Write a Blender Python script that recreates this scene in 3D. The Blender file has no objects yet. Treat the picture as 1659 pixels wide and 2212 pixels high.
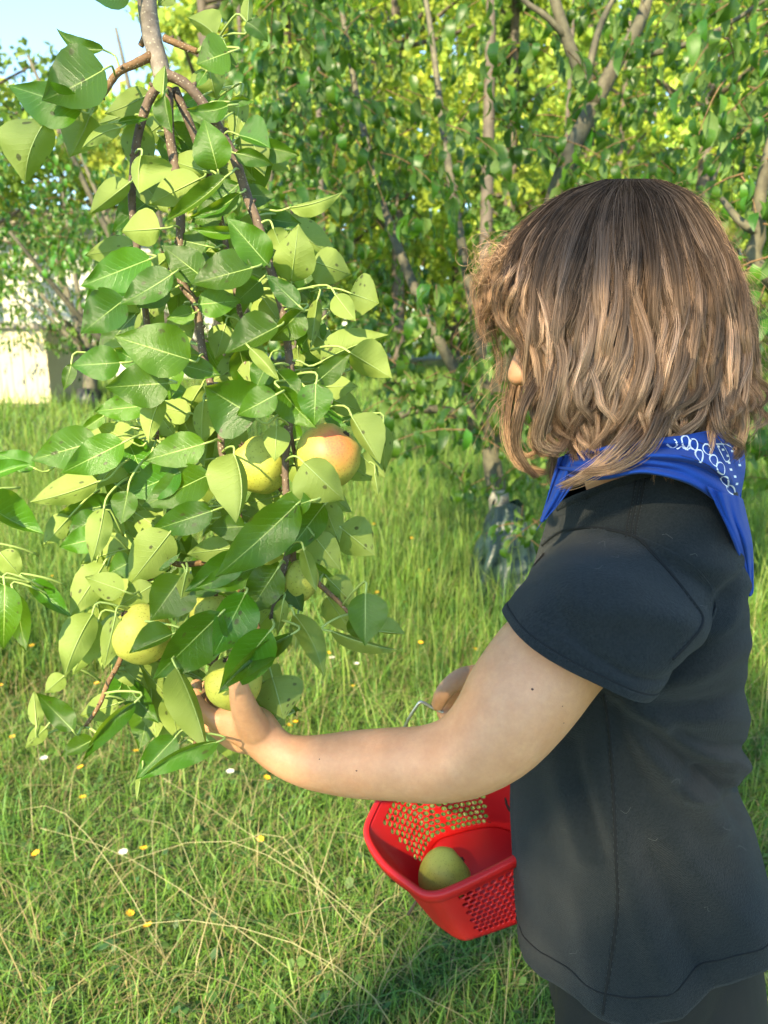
import bpy, bmesh, math, random
import numpy as np
from mathutils import Vector, Matrix, noise
from mathutils.bvhtree import BVHTree

random.seed(7); RNG = np.random.default_rng(7)
R = math.radians
sc = bpy.context.scene
COL = sc.collection

# ------------------------------------------------------------------ camera
CAM = np.array([0.0, 0.0, 1.22]); PITCH = R(13.0)
SP, CP = math.sin(PITCH), math.cos(PITCH)
FWD = np.array([0, CP, -SP]); UPV = np.array([0, SP, CP]); RGT = np.array([1.0, 0, 0])
FPX, CX, CY = 1662.0, 829.5, 1106.0
cd = bpy.data.cameras.new('camera'); cam = bpy.data.objects.new('camera', cd); COL.objects.link(cam)
cam.location = CAM; cam.rotation_euler = (R(90) - PITCH, 0, 0)
cd.sensor_fit = 'VERTICAL'; cd.sensor_height = 34.6; cd.sensor_width = 34.6 * .75; cd.lens = 34.6 * FPX / 2212.0
cd.clip_start = .02; cd.clip_end = 400
cd.dof.use_dof = True; cd.dof.focus_distance = .69; cd.dof.aperture_fstop = 9.0
sc.camera = cam

# ------------------------------------------------------------------ light
SUN = np.array([-.36, -.74, .56]); SUN /= np.linalg.norm(SUN)
SUN_EL = math.asin(SUN[2]); SUN_AZ = math.atan2(SUN[0], SUN[1])
w = bpy.data.worlds.new('World'); sc.world = w; w.use_nodes = True
nt = w.node_tree; nt.nodes.clear()
wo = nt.nodes.new('ShaderNodeOutputWorld'); bg = nt.nodes.new('ShaderNodeBackground'); sk = nt.nodes.new('ShaderNodeTexSky')
sk.sky_type = 'NISHITA'; sk.sun_disc = False; sk.sun_elevation = SUN_EL; sk.sun_rotation = SUN_AZ
sk.air_density = 1.0; sk.dust_density = 0.0; sk.ozone_density = 3.5
bg.inputs['Strength'].default_value = .10
nt.links.new(sk.outputs[0], bg.inputs[0]); nt.links.new(bg.outputs[0], wo.inputs[0])
sd = bpy.data.lights.new('sun', 'SUN'); so = bpy.data.objects.new('sun', sd); COL.objects.link(so)
sd.energy = 3.3; sd.angle = R(.53); sd.color = (1, .87, .64)
so.rotation_euler = Vector(SUN).to_track_quat('Z', 'Y').to_euler()
vs = sc.view_settings
vs.view_transform = 'Standard'; vs.look = 'None'; vs.gamma = 1; vs.use_curve_mapping = False
vs.exposure = 2.36
vs.use_white_balance = True; vs.white_balance_temperature = 7200; vs.white_balance_tint = 4
sc.render.film_transparent = False
sc.cycles.max_bounces = 8; sc.cycles.transparent_max_bounces = 8; sc.cycles.use_denoising = True
sc.cycles_curves.shape = 'RIBBONS'; sc.cycles_curves.subdivisions = 2

# ------------------------------------------------------------------ helpers
def P(x, y, d):
    """photo position (1659 wide) at a depth along the view axis -> world point"""
    return CAM + d * (FWD + RGT * ((x - CX) / FPX) - UPV * ((y - CY) / FPX))
def PY(x, y, Y):
    """photo position on the vertical plane world-Y = Y"""
    d = Y / (CP - SP * (y - CY) / FPX)
    return P(x, y, d)
def PG(x, y, z=0.0):
    """photo position on the ground plane"""
    k = FWD + RGT * ((x - CX) / FPX) - UPV * ((y - CY) / FPX)
    return CAM + k * ((z - CAM[2]) / k[2])
def proj(p):
    q = np.asarray(p) - CAM; d = q @ FWD
    return (CX + FPX * (q @ RGT) / d, CY - FPX * (q @ UPV) / d, d)
def link(o): COL.objects.link(o); return o
def props(o, label=None, cat=None, group=None, kind=None):
    if label: o['label'] = label
    if cat: o['category'] = cat
    if group: o['group'] = group
    if kind: o['kind'] = kind
    return o
def empty(name, loc, label, cat, group=None):
    o = bpy.data.objects.new(name, None); o.location = [float(v) for v in loc]; o.empty_display_size = .05
    link(o); return props(o, label, cat, group)
def mesh_obj(name, me, parent=None, mats=()):
    o = bpy.data.objects.new(name, me); link(o)
    for m in mats:
        if m and m.name not in [q.name for q in me.materials if q]: me.materials.append(m)
    if parent is not None:
        o.parent = parent; o.matrix_parent_inverse = world_of(parent).inverted()
    return o
def world_of(o):
    m = o.matrix_basis.copy()
    if o.parent is not None: m = world_of(o.parent) @ o.matrix_parent_inverse @ m
    return m
def pyd(name, V, F, smooth=True, uv=None, col=None, matidx=None):
    me = bpy.data.meshes.new(name)
    me.from_pydata([tuple(map(float, v)) for v in V], [], [tuple(int(i) for i in f) for f in F]); 
    if smooth: me.polygons.foreach_set('use_smooth', [True] * len(me.polygons))
    if matidx is not None: me.polygons.foreach_set('material_index', list(matidx))
    if uv is not None:
        l = me.uv_layers.new(name='UVMap'); idx = np.empty(len(me.loops), np.int32); me.loops.foreach_get('vertex_index', idx)
        l.data.foreach_set('uv', np.asarray(uv, np.float32)[idx].ravel())
    if col is not None:
        a = me.color_attributes.new('tint', 'FLOAT_COLOR', 'POINT')
        c = np.ones((len(V), 4), np.float32); c[:, :3] = col; a.data.foreach_set('color', c.ravel())
    me.update(); return me
def bigmesh(name, V, F, col=None, uv=None, smooth=True):
    """fast mesh from arrays: V (n,3); F (m,k) all faces with k corners"""
    V = np.asarray(V, np.float32); F = np.asarray(F, np.int32); k = F.shape[1]
    me = bpy.data.meshes.new(name); me.vertices.add(len(V)); me.vertices.foreach_set('co', V.ravel())
    me.loops.add(F.size); me.loops.foreach_set('vertex_index', F.ravel()); me.polygons.add(len(F))
    me.polygons.foreach_set('loop_start', np.arange(0, F.size, k, dtype=np.int32))
    me.polygons.foreach_set('loop_total', np.full(len(F), k, np.int32))
    if smooth: me.polygons.foreach_set('use_smooth', np.ones(len(F), bool))
    if col is not None:
        a = me.color_attributes.new('tint', 'FLOAT_COLOR', 'POINT')
        c = np.ones((len(V), 4), np.float32); c[:, :3] = col; a.data.foreach_set('color', c.ravel())
    if uv is not None:
        l = me.uv_layers.new(name='UVMap'); l.data.foreach_set('uv', np.asarray(uv, np.float32)[F.ravel()].ravel())
    me.update(calc_edges=True); me.validate(); return me
def unit(v): v = np.asarray(v, float); n = np.linalg.norm(v); return v / n if n > 1e-12 else v
def catmull(pts, n):
    pts = np.asarray(pts, float); m = len(pts); out = []
    for u in np.linspace(0, m - 1 - 1e-9, n):
        i = int(u); t = u - i
        p0, p1, p2, p3 = pts[max(i - 1, 0)], pts[i], pts[min(i + 1, m - 1)], pts[min(i + 2, m - 1)]
        out.append(.5 * ((2 * p1) + (-p0 + p2) * t + (2 * p0 - 5 * p1 + 4 * p2 - p3) * t * t + (-p0 + 3 * p1 - 3 * p2 + p3) * t ** 3))
    return np.array(out)
class MB:
    def __init__(s): s.V = []; s.F = []; s.M = []; s.U = []
    def add(s, V, F, m=0, uv=None):
        b = len(s.V); s.V += [tuple(v) for v in V]; s.F += [tuple(i + b for i in f) for f in F]; s.M += [m] * len(F)
        s.U += [tuple(q) for q in uv] if uv is not None else [(0, 0)] * len(V)
    def tube(s, pts, rad, n=8, m=0, caps=True, round_caps=False, flat=None):
        pts = np.asarray(pts, float); rad = np.broadcast_to(np.asarray(rad, float), (len(pts),)).copy()
        if round_caps:
            d0, d1 = unit(pts[0] - pts[1]), unit(pts[-1] - pts[-2])
            ang = [R(80), R(55), R(28)]
            pts = np.vstack([[pts[0] + d0 * rad[0] * math.sin(a) for a in ang], pts, [pts[-1] + d1 * rad[-1] * math.sin(a) for a in ang[::-1]]])
            rad = np.concatenate([[rad[0] * math.cos(a) for a in ang], rad, [rad[-1] * math.cos(a) for a in ang[::-1]]])
        V = []; t0 = unit(pts[1] - pts[0]); a = unit(np.cross(t0, [0.13, .31, .94])); 
        for i in range(len(pts)):
            t = unit(pts[min(i + 1, len(pts) - 1)] - pts[max(i - 1, 0)])
            a = unit(a - t * (a @ t)); b = np.cross(t, a)
            for k in range(n):
                q = 2 * math.pi * k / n; V.append(pts[i] + rad[i] * (a * math.cos(q) + b * math.sin(q)))
        F = [(i * n + k, i * n + (k + 1) % n, (i + 1) * n + (k + 1) % n, (i + 1) * n + k) for i in range(len(pts) - 1) for k in range(n)]
        if caps: F += [tuple(range(n))[::-1], tuple((len(pts) - 1) * n + k for k in range(n))]
        uv = [(i / (len(pts) - 1), k / n) for i in range(len(pts)) for k in range(n)]
        s.add(V, F, m, uv); return s
    def rings(s, rings, m=0, caps=True):
        n = len(rings[0]); V = [v for r in rings for v in r]
        F = [(i * n + k, i * n + (k + 1) % n, (i + 1) * n + (k + 1) % n, (i + 1) * n + k) for i in range(len(rings) - 1) for k in range(n)]
        if caps: F += [tuple(range(n))[::-1], tuple((len(rings) - 1) * n + k for k in range(n))]
        s.add(V, F, m); return s
    def ellipsoid(s, c, ax, m=0, nu=16, nv=10):
        ax = [np.asarray(a, float) for a in ax]; V = []; 
        for i in range(nv + 1):
            th = math.pi * i / nv
            for k in range(nu):
                ph = 2 * math.pi * k / nu
                V.append(np.asarray(c) + ax[0] * math.sin(th) * math.cos(ph) + ax[1] * math.sin(th) * math.sin(ph) + ax[2] * math.cos(th))
        F = [(i * nu + k, i * nu + (k + 1) % nu, (i + 1) * nu + (k + 1) % nu, (i + 1) * nu + k) for i in range(nv) for k in range(nu)]
        s.add(V, F, m); return s
    def box(s, c, hx, hy, hz, m=0):
        c, hx, hy, hz = map(np.asarray, (c, hx, hy, hz))
        V = [c + a * hx + b * hy + e * hz for a in (-1, 1) for b in (-1, 1) for e in (-1, 1)]
        s.add(V, [(0, 1, 3, 2), (4, 6, 7, 5), (0, 4, 5, 1), (2, 3, 7, 6), (0, 2, 6, 4), (1, 5, 7, 3)], m); return s
    def build(s, name, mats, parent=None, smooth=True, origin=None):
        me = pyd(name, s.V, s.F, smooth, s.U, None, s.M)
        if not isinstance(mats, (list, tuple)): mats = [mats]
        o = mesh_obj(name, me, parent, mats); return o
def grid_faces(nu, nv, closed_u=False):
    F = []
    for j in range(nv - 1):
        for i in range(nu if closed_u else nu - 1):
            F.append((j * nu + i, j * nu + (i + 1) % nu, (j + 1) * nu + (i + 1) % nu, (j + 1) * nu + i))
    return F
def nz(p, s=1.0, seed=0.0): return noise.noise(Vector((float(p[0]) * s + seed, float(p[1]) * s - seed, float(p[2]) * s + 2 * seed)))

# ------------------------------------------------------------------ materials
class NT:
    def __init__(s, name):
        s.m = bpy.data.materials.new(name); s.m.use_nodes = True; s.t = s.m.node_tree; s.t.nodes.clear()
        s.out = s.t.nodes.new('ShaderNodeOutputMaterial')
    def n(s, typ, **kw):
        q = s.t.nodes.new('ShaderNode' + typ)
        for k, v in kw.items():
            if k in q.inputs: s.set(q.inputs[k], v)
            else: setattr(q, k, v)
        return q
    def set(s, inp, v):
        if isinstance(v, bpy.types.NodeSocket): s.t.links.new(v, inp)
        elif hasattr(inp.default_value, '__len__') and not isinstance(v, str):
            v = tuple(v); inp.default_value = v + (1,) if len(inp.default_value) == 4 and len(v) == 3 else v
        else: inp.default_value = v
    def math(s, op, a, b=0.0, c=0.0, clamp=False):
        q = s.n('Math', operation=op, use_clamp=clamp)
        for i, v in enumerate((a, b, c)): s.set(q.inputs[i], v)
        return q.outputs[0]
    def mix(s, f, a, b, mode='MIX'):
        q = s.n('Mix', data_type='RGBA', blend_type=mode); s.set(q.inputs[0], f); s.set(q.inputs[6], a); s.set(q.inputs[7], b); return q.outputs[2]
    def ramp(s, f, stops, interp='LINEAR'):
        q = s.n('ValToRGB'); s.set(q.inputs[0], f); r = q.color_ramp; r.interpolation = interp
        while len(r.elements) < len(stops): r.elements.new(.5)
        for e, (p, c) in zip(r.elements, stops): e.position = p; e.color = (c + (1,)) if len(c) == 3 else c
        return q.outputs[0]
    def noise(s, scale, detail=2, rough=.5, vec=None, out=0, dist=0):
        q = s.n('TexNoise'); q.inputs['Scale'].default_value = scale; q.inputs['Detail'].default_value = detail; q.inputs['Roughness'].default_value = rough; q.inputs['Distortion'].default_value = dist
        if vec is not None: s.set(q.inputs['Vector'], vec)
        return q.outputs[out]
    def bump(s, h, strength=.3, dist=.01):
        q = s.n('Bump'); s.set(q.inputs['Height'], h); q.inputs['Strength'].default_value = strength; q.inputs['Distance'].default_value = dist; return q.outputs[0]
    def done(s, sh): s.t.links.new(sh, s.out.inputs[0]); return s.m

def mat_simple(name, col, rough=.6, noise_amt=.25, scale=30, bump=0, bscale=120, bdist=.002, spec=.5, metal=0):
    t = NT(name); oc = t.n('TexCoord').outputs['Object']
    f = t.noise(scale, 4, .6, oc)
    c = t.mix(f, tuple(v * (1 - noise_amt) for v in col), tuple(min(1, v * (1 + noise_amt)) for v in col))
    b = t.n('BsdfPrincipled', Roughness=rough, Metallic=metal); t.set(b.inputs['Base Color'], c); b.inputs['Specular IOR Level'].default_value = spec
    if bump: t.set(b.inputs['Normal'], t.bump(t.noise(bscale, 3, .6, oc), bump, bdist))
    return t.done(b.outputs[0])

def mat_leaf(name, top, under, trans, veins=True, spots=True, gloss=.30, tw=.34, use_tint=False, hue=.5):
    t = NT(name)
    tc = t.n('TexCoord'); oi = t.n('ObjectInfo'); geo = t.n('NewGeometry')
    rnd = oi.outputs['Random']
    uvx = t.n('SeparateXYZ'); t.set(uvx.inputs[0], tc.outputs['UV']); u = uvx.outputs[0]; v = uvx.outputs[1]
    av = t.math('ABSOLUTE', t.math('SUBTRACT', t.math('MULTIPLY', v, 2), 1))
    topc = t.mix(t.noise(9, 3, .6, tc.outputs['Object']), tuple(c * .72 for c in top), tuple(c * 1.25 for c in top))
    undc = t.mix(t.noise(12, 3, .6, tc.outputs['Object']), tuple(c * .85 for c in under), tuple(c * 1.12 for c in under))
    if veins:
        mid = t.math('LESS_THAN', av, .026)
        ph = t.math('ADD', t.math('MULTIPLY', u, 11.0), t.math('MULTIPLY', av, -2.6))
        ph = t.math('ADD', ph, t.math('MULTIPLY', t.noise(14, 2, .5, tc.outputs['UV']), .55))
        fr = t.math('ABSOLUTE', t.math('SUBTRACT', t.math('FRACT', ph), .5))
        side = t.math('MULTIPLY', t.math('SUBTRACT', 1, t.math('DIVIDE', fr, .13), clamp=True), t.math('SUBTRACT', 1, av))
        topc = t.mix(t.math('MULTIPLY', side, .5), topc, tuple(min(1, c * 1.8 + .03) for c in top))
        topc = t.mix(t.math('MULTIPLY', mid, .85), topc, (.24, .36, .09))
        undc = t.mix(t.math('MULTIPLY', side, .25), undc, tuple(c * 1.3 for c in under))
        undc = t.mix(t.math('MULTIPLY', mid, .8), undc, (.42, .50, .24))
    hs = t.n('HueSaturation'); t.set(hs.inputs['Hue'], t.math('ADD', hue - .022, t.math('MULTIPLY', rnd, .035))); t.set(hs.inputs['Value'], t.math('ADD', .65, t.math('MULTIPLY', t.math('FRACT', t.math('MULTIPLY', rnd, 7.31)), .8)))
    t.set(hs.inputs['Color'], topc); topc = hs.outputs[0]
    trc = trans
    if use_tint:
        a = t.n('Attribute'); a.attribute_name = 'tint'
        topc = t.mix(1.0, topc, a.outputs['Color'], 'MULTIPLY'); undc = t.mix(1.0, undc, a.outputs['Color'], 'MULTIPLY'); trc = t.mix(1.0, trans, a.outputs['Color'], 'MULTIPLY')
    col = t.mix(geo.outputs['Backfacing'], topc, undc)
    if spots:
        vo = t.n('TexVoronoi'); vo.inputs['Scale'].default_value = 7.5; sv = t.n('VectorMath', operation='ADD'); t.set(sv.inputs[0], tc.outputs['UV']); 
        cmb = t.n('CombineXYZ'); t.set(cmb.inputs[0], t.math('MULTIPLY', rnd, 37.0)); t.set(cmb.inputs[1], t.math('MULTIPLY', rnd, 91.0)); t.set(sv.inputs[1], cmb.outputs[0]); t.set(vo.inputs['Vector'], sv.outputs[0])
        cs = t.n('SeparateColor'); t.set(cs.inputs[0], vo.outputs['Color'])
        few = t.math('GREATER_THAN', cs.outputs[0], .72)
        sp = t.math('MULTIPLY', few, t.math('LESS_THAN', t.math('ADD', vo.outputs['Distance'], t.math('MULTIPLY', t.noise(60, 2, .5, tc.outputs['UV']), .12)), t.math('ADD', .14, t.math('MULTIPLY', cs.outputs[1], .30))))
        sp = t.math('MULTIPLY', sp, t.math('GREATER_THAN', t.math('FRACT', t.math('MULTIPLY', rnd, 13.7)), .35))
        col = t.mix(t.math('MULTIPLY', sp, .85), col, (.035, .022, .012))
    b = t.n('BsdfPrincipled'); t.set(b.inputs['Base Color'], col); b.inputs['Specular IOR Level'].default_value = .5
    t.set(b.inputs['Roughness'], t.math('ADD', gloss, t.math('MULTIPLY', geo.outputs['Backfacing'], .3)))
    h = t.noise(70, 2, .6, tc.outputs['UV'])
    if veins: h = t.math('SUBTRACT', h, t.math('ADD', t.math('MULTIPLY', side, .8), mid))
    t.set(b.inputs['Normal'], t.bump(h, .35, .0012))
    tr = t.n('BsdfTranslucent'); t.set(tr.inputs[0], trc)
    mx = t.n('MixShader'); mx.inputs[0].default_value = tw; t.t.links.new(b.outputs[0], mx.inputs[1]); t.t.links.new(tr.outputs[0], mx.inputs[2])
    return t.done(mx.outputs[0])

M = {}
M['leaf'] = mat_leaf('pear_leaf', (.037, .116, .006), (.215, .285, .058), (.31, .46, .025))
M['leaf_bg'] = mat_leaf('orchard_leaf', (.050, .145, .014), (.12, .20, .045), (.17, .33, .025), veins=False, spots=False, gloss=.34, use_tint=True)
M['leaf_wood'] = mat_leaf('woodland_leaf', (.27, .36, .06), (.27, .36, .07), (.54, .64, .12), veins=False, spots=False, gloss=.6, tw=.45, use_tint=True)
M['stalk'] = mat_simple('leaf_stalk', (.27, .36, .10), .5, .2, 40)
def mat_bark(name, a, b, scale, dots=0):
    t = NT(name); tc = t.n('TexCoord'); o = tc.outputs['Object']
    f = t.noise(scale, 5, .65, o); c = t.ramp(f, [(.3, a), (.7, b)])
    if dots:
        vo = t.n('TexVoronoi'); vo.inputs['Scale'].default_value = dots; t.set(vo.inputs['Vector'], o)
        c = t.mix(t.math('MULTIPLY', t.math('LESS_THAN', vo.outputs['Distance'], .22), .6), c, (.42, .36, .26))
    bs = t.n('BsdfPrincipled', Roughness=.75); t.set(bs.inputs['Base Color'], c); t.set(bs.inputs['Normal'], t.bump(f, .6, .004)); return t.done(bs.outputs[0])
M['bark'] = mat_bark('pear_bark', (.11, .08, .06), (.27, .22, .17), 60, 260)
M['twig'] = mat_bark('twig_bark', (.10, .05, .02), (.24, .13, .05), 90, 380)
M['bough'] = mat_bark('bough_bark', (.055, .036, .024), (.15, .095, .06), 80, 340)
M['bark_bg'] = mat_bark('orchard_bark', (.05, .042, .028), (.14, .125, .075), 25)
M['lichen'] = mat_bark('lichen_bark', (.10, .075, .05), (.42, .40, .32), 16)
M['bark_wood'] = mat_bark('woodland_bark', (.05, .04, .03), (.13, .10, .075), 6)
# ================================================================== ground, grass
def gz(x, y):
    x = np.asarray(x, float); y = np.asarray(y, float)
    return .012 * np.sin(3.1 * x + 1.3 * y) + .010 * np.sin(5.3 * y - 2.2 * x + 1) + .006 * np.sin(11 * x + 7 * y)
gx = np.concatenate([[-120, -60, -30, -16], np.linspace(-9, 9, 91), [16, 30, 60, 120]]); gy = np.concatenate([[-60, -20, -8], np.linspace(-2, 14, 81), [18, 24, 34, 60, 120, 200]])
V = np.array([[x, y, (gz(x, y) if abs(x) < 10 and -3 < y < 15 else 0)] for y in gy for x in gx])
t = NT('soil_and_thatch'); oc = t.n('TexCoord').outputs['Object']
c = t.ramp(t.noise(34, 6, .7, oc), [(.32, (.028, .026, .014)), (.5, (.055, .075, .022)), (.7, (.11, .10, .05))])
c = t.mix(t.noise(.8, 3, .6, oc), c, (.06, .11, .02)); b = t.n('BsdfPrincipled', Roughness=.95); t.set(b.inputs['Base Color'], c)
t.set(b.inputs['Normal'], t.bump(t.noise(60, 5, .7, oc), .8, .02)); M['soil'] = t.done(b.outputs[0])
ground = mesh_obj('ground', bigmesh('ground', V, grid_faces(len(gx), len(gy))), None, [M['soil']]); ground['kind'] = 'structure'

t = NT('grass_blade'); a = t.n('Attribute'); a.attribute_name = 'tint'
b = t.n('BsdfPrincipled', Roughness=.55); t.set(b.inputs['Base Color'], a.outputs['Color']); b.inputs['Specular IOR Level'].default_value = .35
tr = t.n('BsdfTranslucent'); t.set(tr.inputs[0], t.mix(1.0, a.outputs['Color'], (1.9, 1.8, .9), 'MULTIPLY'))
mx = t.n('MixShader'); mx.inputs[0].default_value = .35; t.t.links.new(b.outputs[0], mx.inputs[1]); t.t.links.new(tr.outputs[0], mx.inputs[2]); M['grass'] = t.done(mx.outputs[0])

def blades(xy, L, width, lean, pal, bend=None, root_dark=.55, rng=RNG):
    n = len(xy); az = rng.uniform(0, 2 * np.pi, n); d = np.stack([np.cos(az), np.sin(az), 0 * az], 1)
    sd_ = np.stack([-np.sin(az), np.cos(az), 0 * az], 1)
    tw = rng.normal(0, .6, n); sdv = sd_ * np.cos(tw)[:, None] + d * np.sin(tw)[:, None]
    root = np.stack([xy[:, 0], xy[:, 1], gz(xy[:, 0], xy[:, 1]) - .004], 1)
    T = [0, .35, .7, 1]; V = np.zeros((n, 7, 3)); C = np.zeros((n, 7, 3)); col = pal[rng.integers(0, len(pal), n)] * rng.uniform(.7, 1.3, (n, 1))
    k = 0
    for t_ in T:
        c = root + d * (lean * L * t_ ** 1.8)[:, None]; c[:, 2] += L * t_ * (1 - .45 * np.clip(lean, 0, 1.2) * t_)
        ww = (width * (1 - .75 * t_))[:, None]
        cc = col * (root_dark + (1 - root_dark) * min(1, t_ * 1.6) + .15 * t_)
        if t_ < 1:
            V[:, k] = c - sdv * ww; V[:, k + 1] = c + sdv * ww; C[:, k] = cc; C[:, k + 1] = cc; k += 2
        else: V[:, k] = c; C[:, k] = cc
    f = np.array([[0, 1, 3], [0, 3, 2], [2, 3, 5], [2, 5, 4], [4, 5, 6]])
    F = (np.arange(n)[:, None, None] * 7 + f[None]).reshape(-1, 3)
    return V.reshape(-1, 3), F, C.reshape(-1, 3)
def wedge(n, r0, r1, power=1.0, half=52):
    n = int(n * 1.3)
    u = RNG.uniform(0, 1, n); r = (r0 ** power + u * (r1 ** power - r0 ** power)) ** (1 / power); a = RNG.uniform(-R(half), R(half), n)
    return np.stack([r * np.sin(a), r * np.cos(a)], 1)
def patch(xy, s, o): return .5 + .5 * np.sin(xy[:, 0] * s + o) * np.sin(xy[:, 1] * s * 1.3 + o * 2) * np.cos((xy[:, 0] + xy[:, 1]) * s * .6 + o)
PALG = np.array([[.10, .215, .03], [.13, .25, .038], [.075, .175, .035], [.16, .265, .042], [.185, .275, .065], [.11, .22, .055]])
PALD = np.array([[.30, .24, .11], [.24, .19, .09], [.20, .20, .08], [.36, .30, .16]])
PALY = np.array([[.17, .23, .05], [.20, .26, .06], [.14, .22, .04]])
Vs, Fs, Cs = [], [], []; off = 0
def put(r):
    global off
    Vs.append(r[0]); Fs.append(r[1] + off); Cs.append(r[2]); off += len(r[0])
def lens(n, m, s, lo, hi): return np.clip(RNG.normal(m, s, n), lo, hi)
xy = wedge(74000, .95, 3.0, 1.25); p = patch(xy, 4.1, .3); keep = RNG.uniform(0, 1, len(xy)) < (.42 + .6 * p) * np.where(xy[:, 0] < -.25, .72, 1); xy = xy[keep]
p2 = patch(xy, 2.2, 2.0); n = len(xy)
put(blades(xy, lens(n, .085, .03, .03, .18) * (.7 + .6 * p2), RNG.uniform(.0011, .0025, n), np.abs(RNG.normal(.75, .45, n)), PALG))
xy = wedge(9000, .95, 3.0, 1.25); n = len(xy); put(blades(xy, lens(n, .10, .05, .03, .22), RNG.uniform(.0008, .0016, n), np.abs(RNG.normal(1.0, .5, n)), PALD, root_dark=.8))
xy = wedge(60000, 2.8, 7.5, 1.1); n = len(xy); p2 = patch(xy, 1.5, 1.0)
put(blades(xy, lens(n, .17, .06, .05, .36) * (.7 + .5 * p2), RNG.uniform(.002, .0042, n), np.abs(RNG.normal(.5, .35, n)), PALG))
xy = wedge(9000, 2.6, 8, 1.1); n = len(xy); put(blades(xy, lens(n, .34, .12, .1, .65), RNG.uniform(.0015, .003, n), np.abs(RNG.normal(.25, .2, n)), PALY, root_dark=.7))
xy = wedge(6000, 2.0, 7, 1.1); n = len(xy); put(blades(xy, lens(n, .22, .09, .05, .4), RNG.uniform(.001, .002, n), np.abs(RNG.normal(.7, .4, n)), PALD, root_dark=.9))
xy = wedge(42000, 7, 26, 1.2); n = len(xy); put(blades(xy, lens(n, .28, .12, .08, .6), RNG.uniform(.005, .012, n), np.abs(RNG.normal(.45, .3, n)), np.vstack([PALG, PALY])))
# taller tufts left of and in front of the wrapped trunk
ctr = [PG(520 + 60 * i + RNG.uniform(-30, 30), 1330 + RNG.uniform(-60, 330)) for i in range(11)] + [PG(RNG.uniform(-60, 250), RNG.uniform(1180, 1500)) for _ in range(12)]
xy = np.vstack([RNG.normal(0, .09, (80, 2)) + c[:2] for c in ctr]); n = len(xy)
put(blades(xy, lens(n, .27, .09, .1, .5), RNG.uniform(.0016, .003, n), np.abs(RNG.normal(.4, .25, n)), np.vstack([PALY, PALG]), root_dark=.7))
GV, GF, GC = np.vstack(Vs), np.vstack(Fs), np.vstack(Cs)
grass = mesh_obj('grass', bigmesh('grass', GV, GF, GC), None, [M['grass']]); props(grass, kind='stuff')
# broad-leaved weeds and clover between the blades
xy = wedge(9000, .95, 4.2, 1.2); n = len(xy); p = patch(xy, 3.3, 4.0); xy = xy[RNG.uniform(0, 1, n) < p]; n = len(xy)
az = RNG.uniform(0, 6.283, n); tl = RNG.uniform(.1, .9, n); s_ = RNG.uniform(.006, .017, n)
d = np.stack([np.cos(az) * np.cos(tl), np.sin(az) * np.cos(tl), np.sin(tl)], 1); e = np.stack([-np.sin(az), np.cos(az), 0 * az], 1)
o_ = np.stack([xy[:, 0], xy[:, 1], gz(xy[:, 0], xy[:, 1]) + RNG.uniform(.005, .05, n)], 1)
prof = [(0, 0), (.35, .42), (.75, .40), (1, 0), (.75, -.40), (.35, -.42)]
V = np.stack([o_ + d * (s_ * 1.6 * a)[:, None] + e * (s_ * 1.3 * b_)[:, None] for a, b_ in prof], 1).reshape(-1, 3)
F = (np.arange(n)[:, None, None] * 6 + np.array([[0, 1, 2], [0, 2, 3], [0, 3, 4], [0, 4, 5]])[None]).reshape(-1, 3)
C = np.repeat(np.array([[.06, .14, .03], [.05, .12, .04], [.10, .18, .04]])[RNG.integers(0, 3, n)] * RNG.uniform(.7, 1.2, (n, 1)), 6, 0)
props(mesh_obj('ground_cover', bigmesh('ground_cover', V, F, C), None, [M['grass']]), kind='stuff')
# long dry straw bent over in the near left corner
mb = MB()
M['straw'] = mat_simple('dry_straw', (.36, .32, .16), .7, .25, 60)
for i in range(10):
    a0 = PG(RNG.uniform(330, 900), RNG.uniform(2010, 2330)); 
    tgt = PG(a0[0] * 0 + RNG.uniform(-60, 460), RNG.uniform(1700, 2080)) if i % 3 else PG(RNG.uniform(200, 800), RNG.uniform(1750, 2050))
    h = RNG.uniform(.05, .15); a0[2] = gz(a0[0], a0[1]); tgt[2] = RNG.uniform(.03, .13)
    pts = catmull([a0, a0 * .72 + tgt * .28 + [0, 0, h * .8], a0 * .35 + tgt * .65 + [RNG.normal(0, .015), RNG.normal(0, .015), h], tgt], 9)
    mb.tube(pts, np.linspace(.0007, .0004, 9), 5)
    if i % 2 == 0:
        dr = unit(pts[-1] - pts[-2])
        for k in range(9):
            q = pts[-1] - dr * .004 * k; mb.tube([q, q + dr * .006 + RNG.normal(0, .0022, 3)], [.0011, .0003], 4)
props(mb.build('dry_grass', M['straw']), kind='stuff')

# ---- yellow flowers, one object each
def flower_mesh(nm, r, npet, cpet, ccore, stem_h):
    mb = MB(); mb.tube(catmull([(0, 0, 0), (.006, .002, stem_h * .5), (0, 0, stem_h)], 5), [.0011, .001, .001, .0009, .0009], 5, 0)
    for k in range(npet):
        a = 2 * math.pi * k / npet; d = np.array([math.cos(a), math.sin(a), .35 + .1 * (k % 2)]); e = np.array([-math.sin(a), math.cos(a), 0]); b0 = np.array([0, 0, stem_h])
        mb.add([b0, b0 + d * r * .6 + e * r * .24, b0 + d * r, b0 + d * r * .6 - e * r * .24], [(0, 1, 2, 3)], 1)
    mb.ellipsoid((0, 0, stem_h + r * .12), [(r * .3, 0, 0), (0, r * .3, 0), (0, 0, r * .22)], 2, 8, 5)
    return pyd(nm, mb.V, mb.F, True, None, None, mb.M)
M['fstem'] = mat_simple('flower_stem', (.10, .18, .04)); M['fpet'] = mat_simple('yellow_petal', (.75, .42, .02), .6, .1); M['fcore'] = mat_simple('flower_core', (.55, .25, .01), .7, .1)
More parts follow.
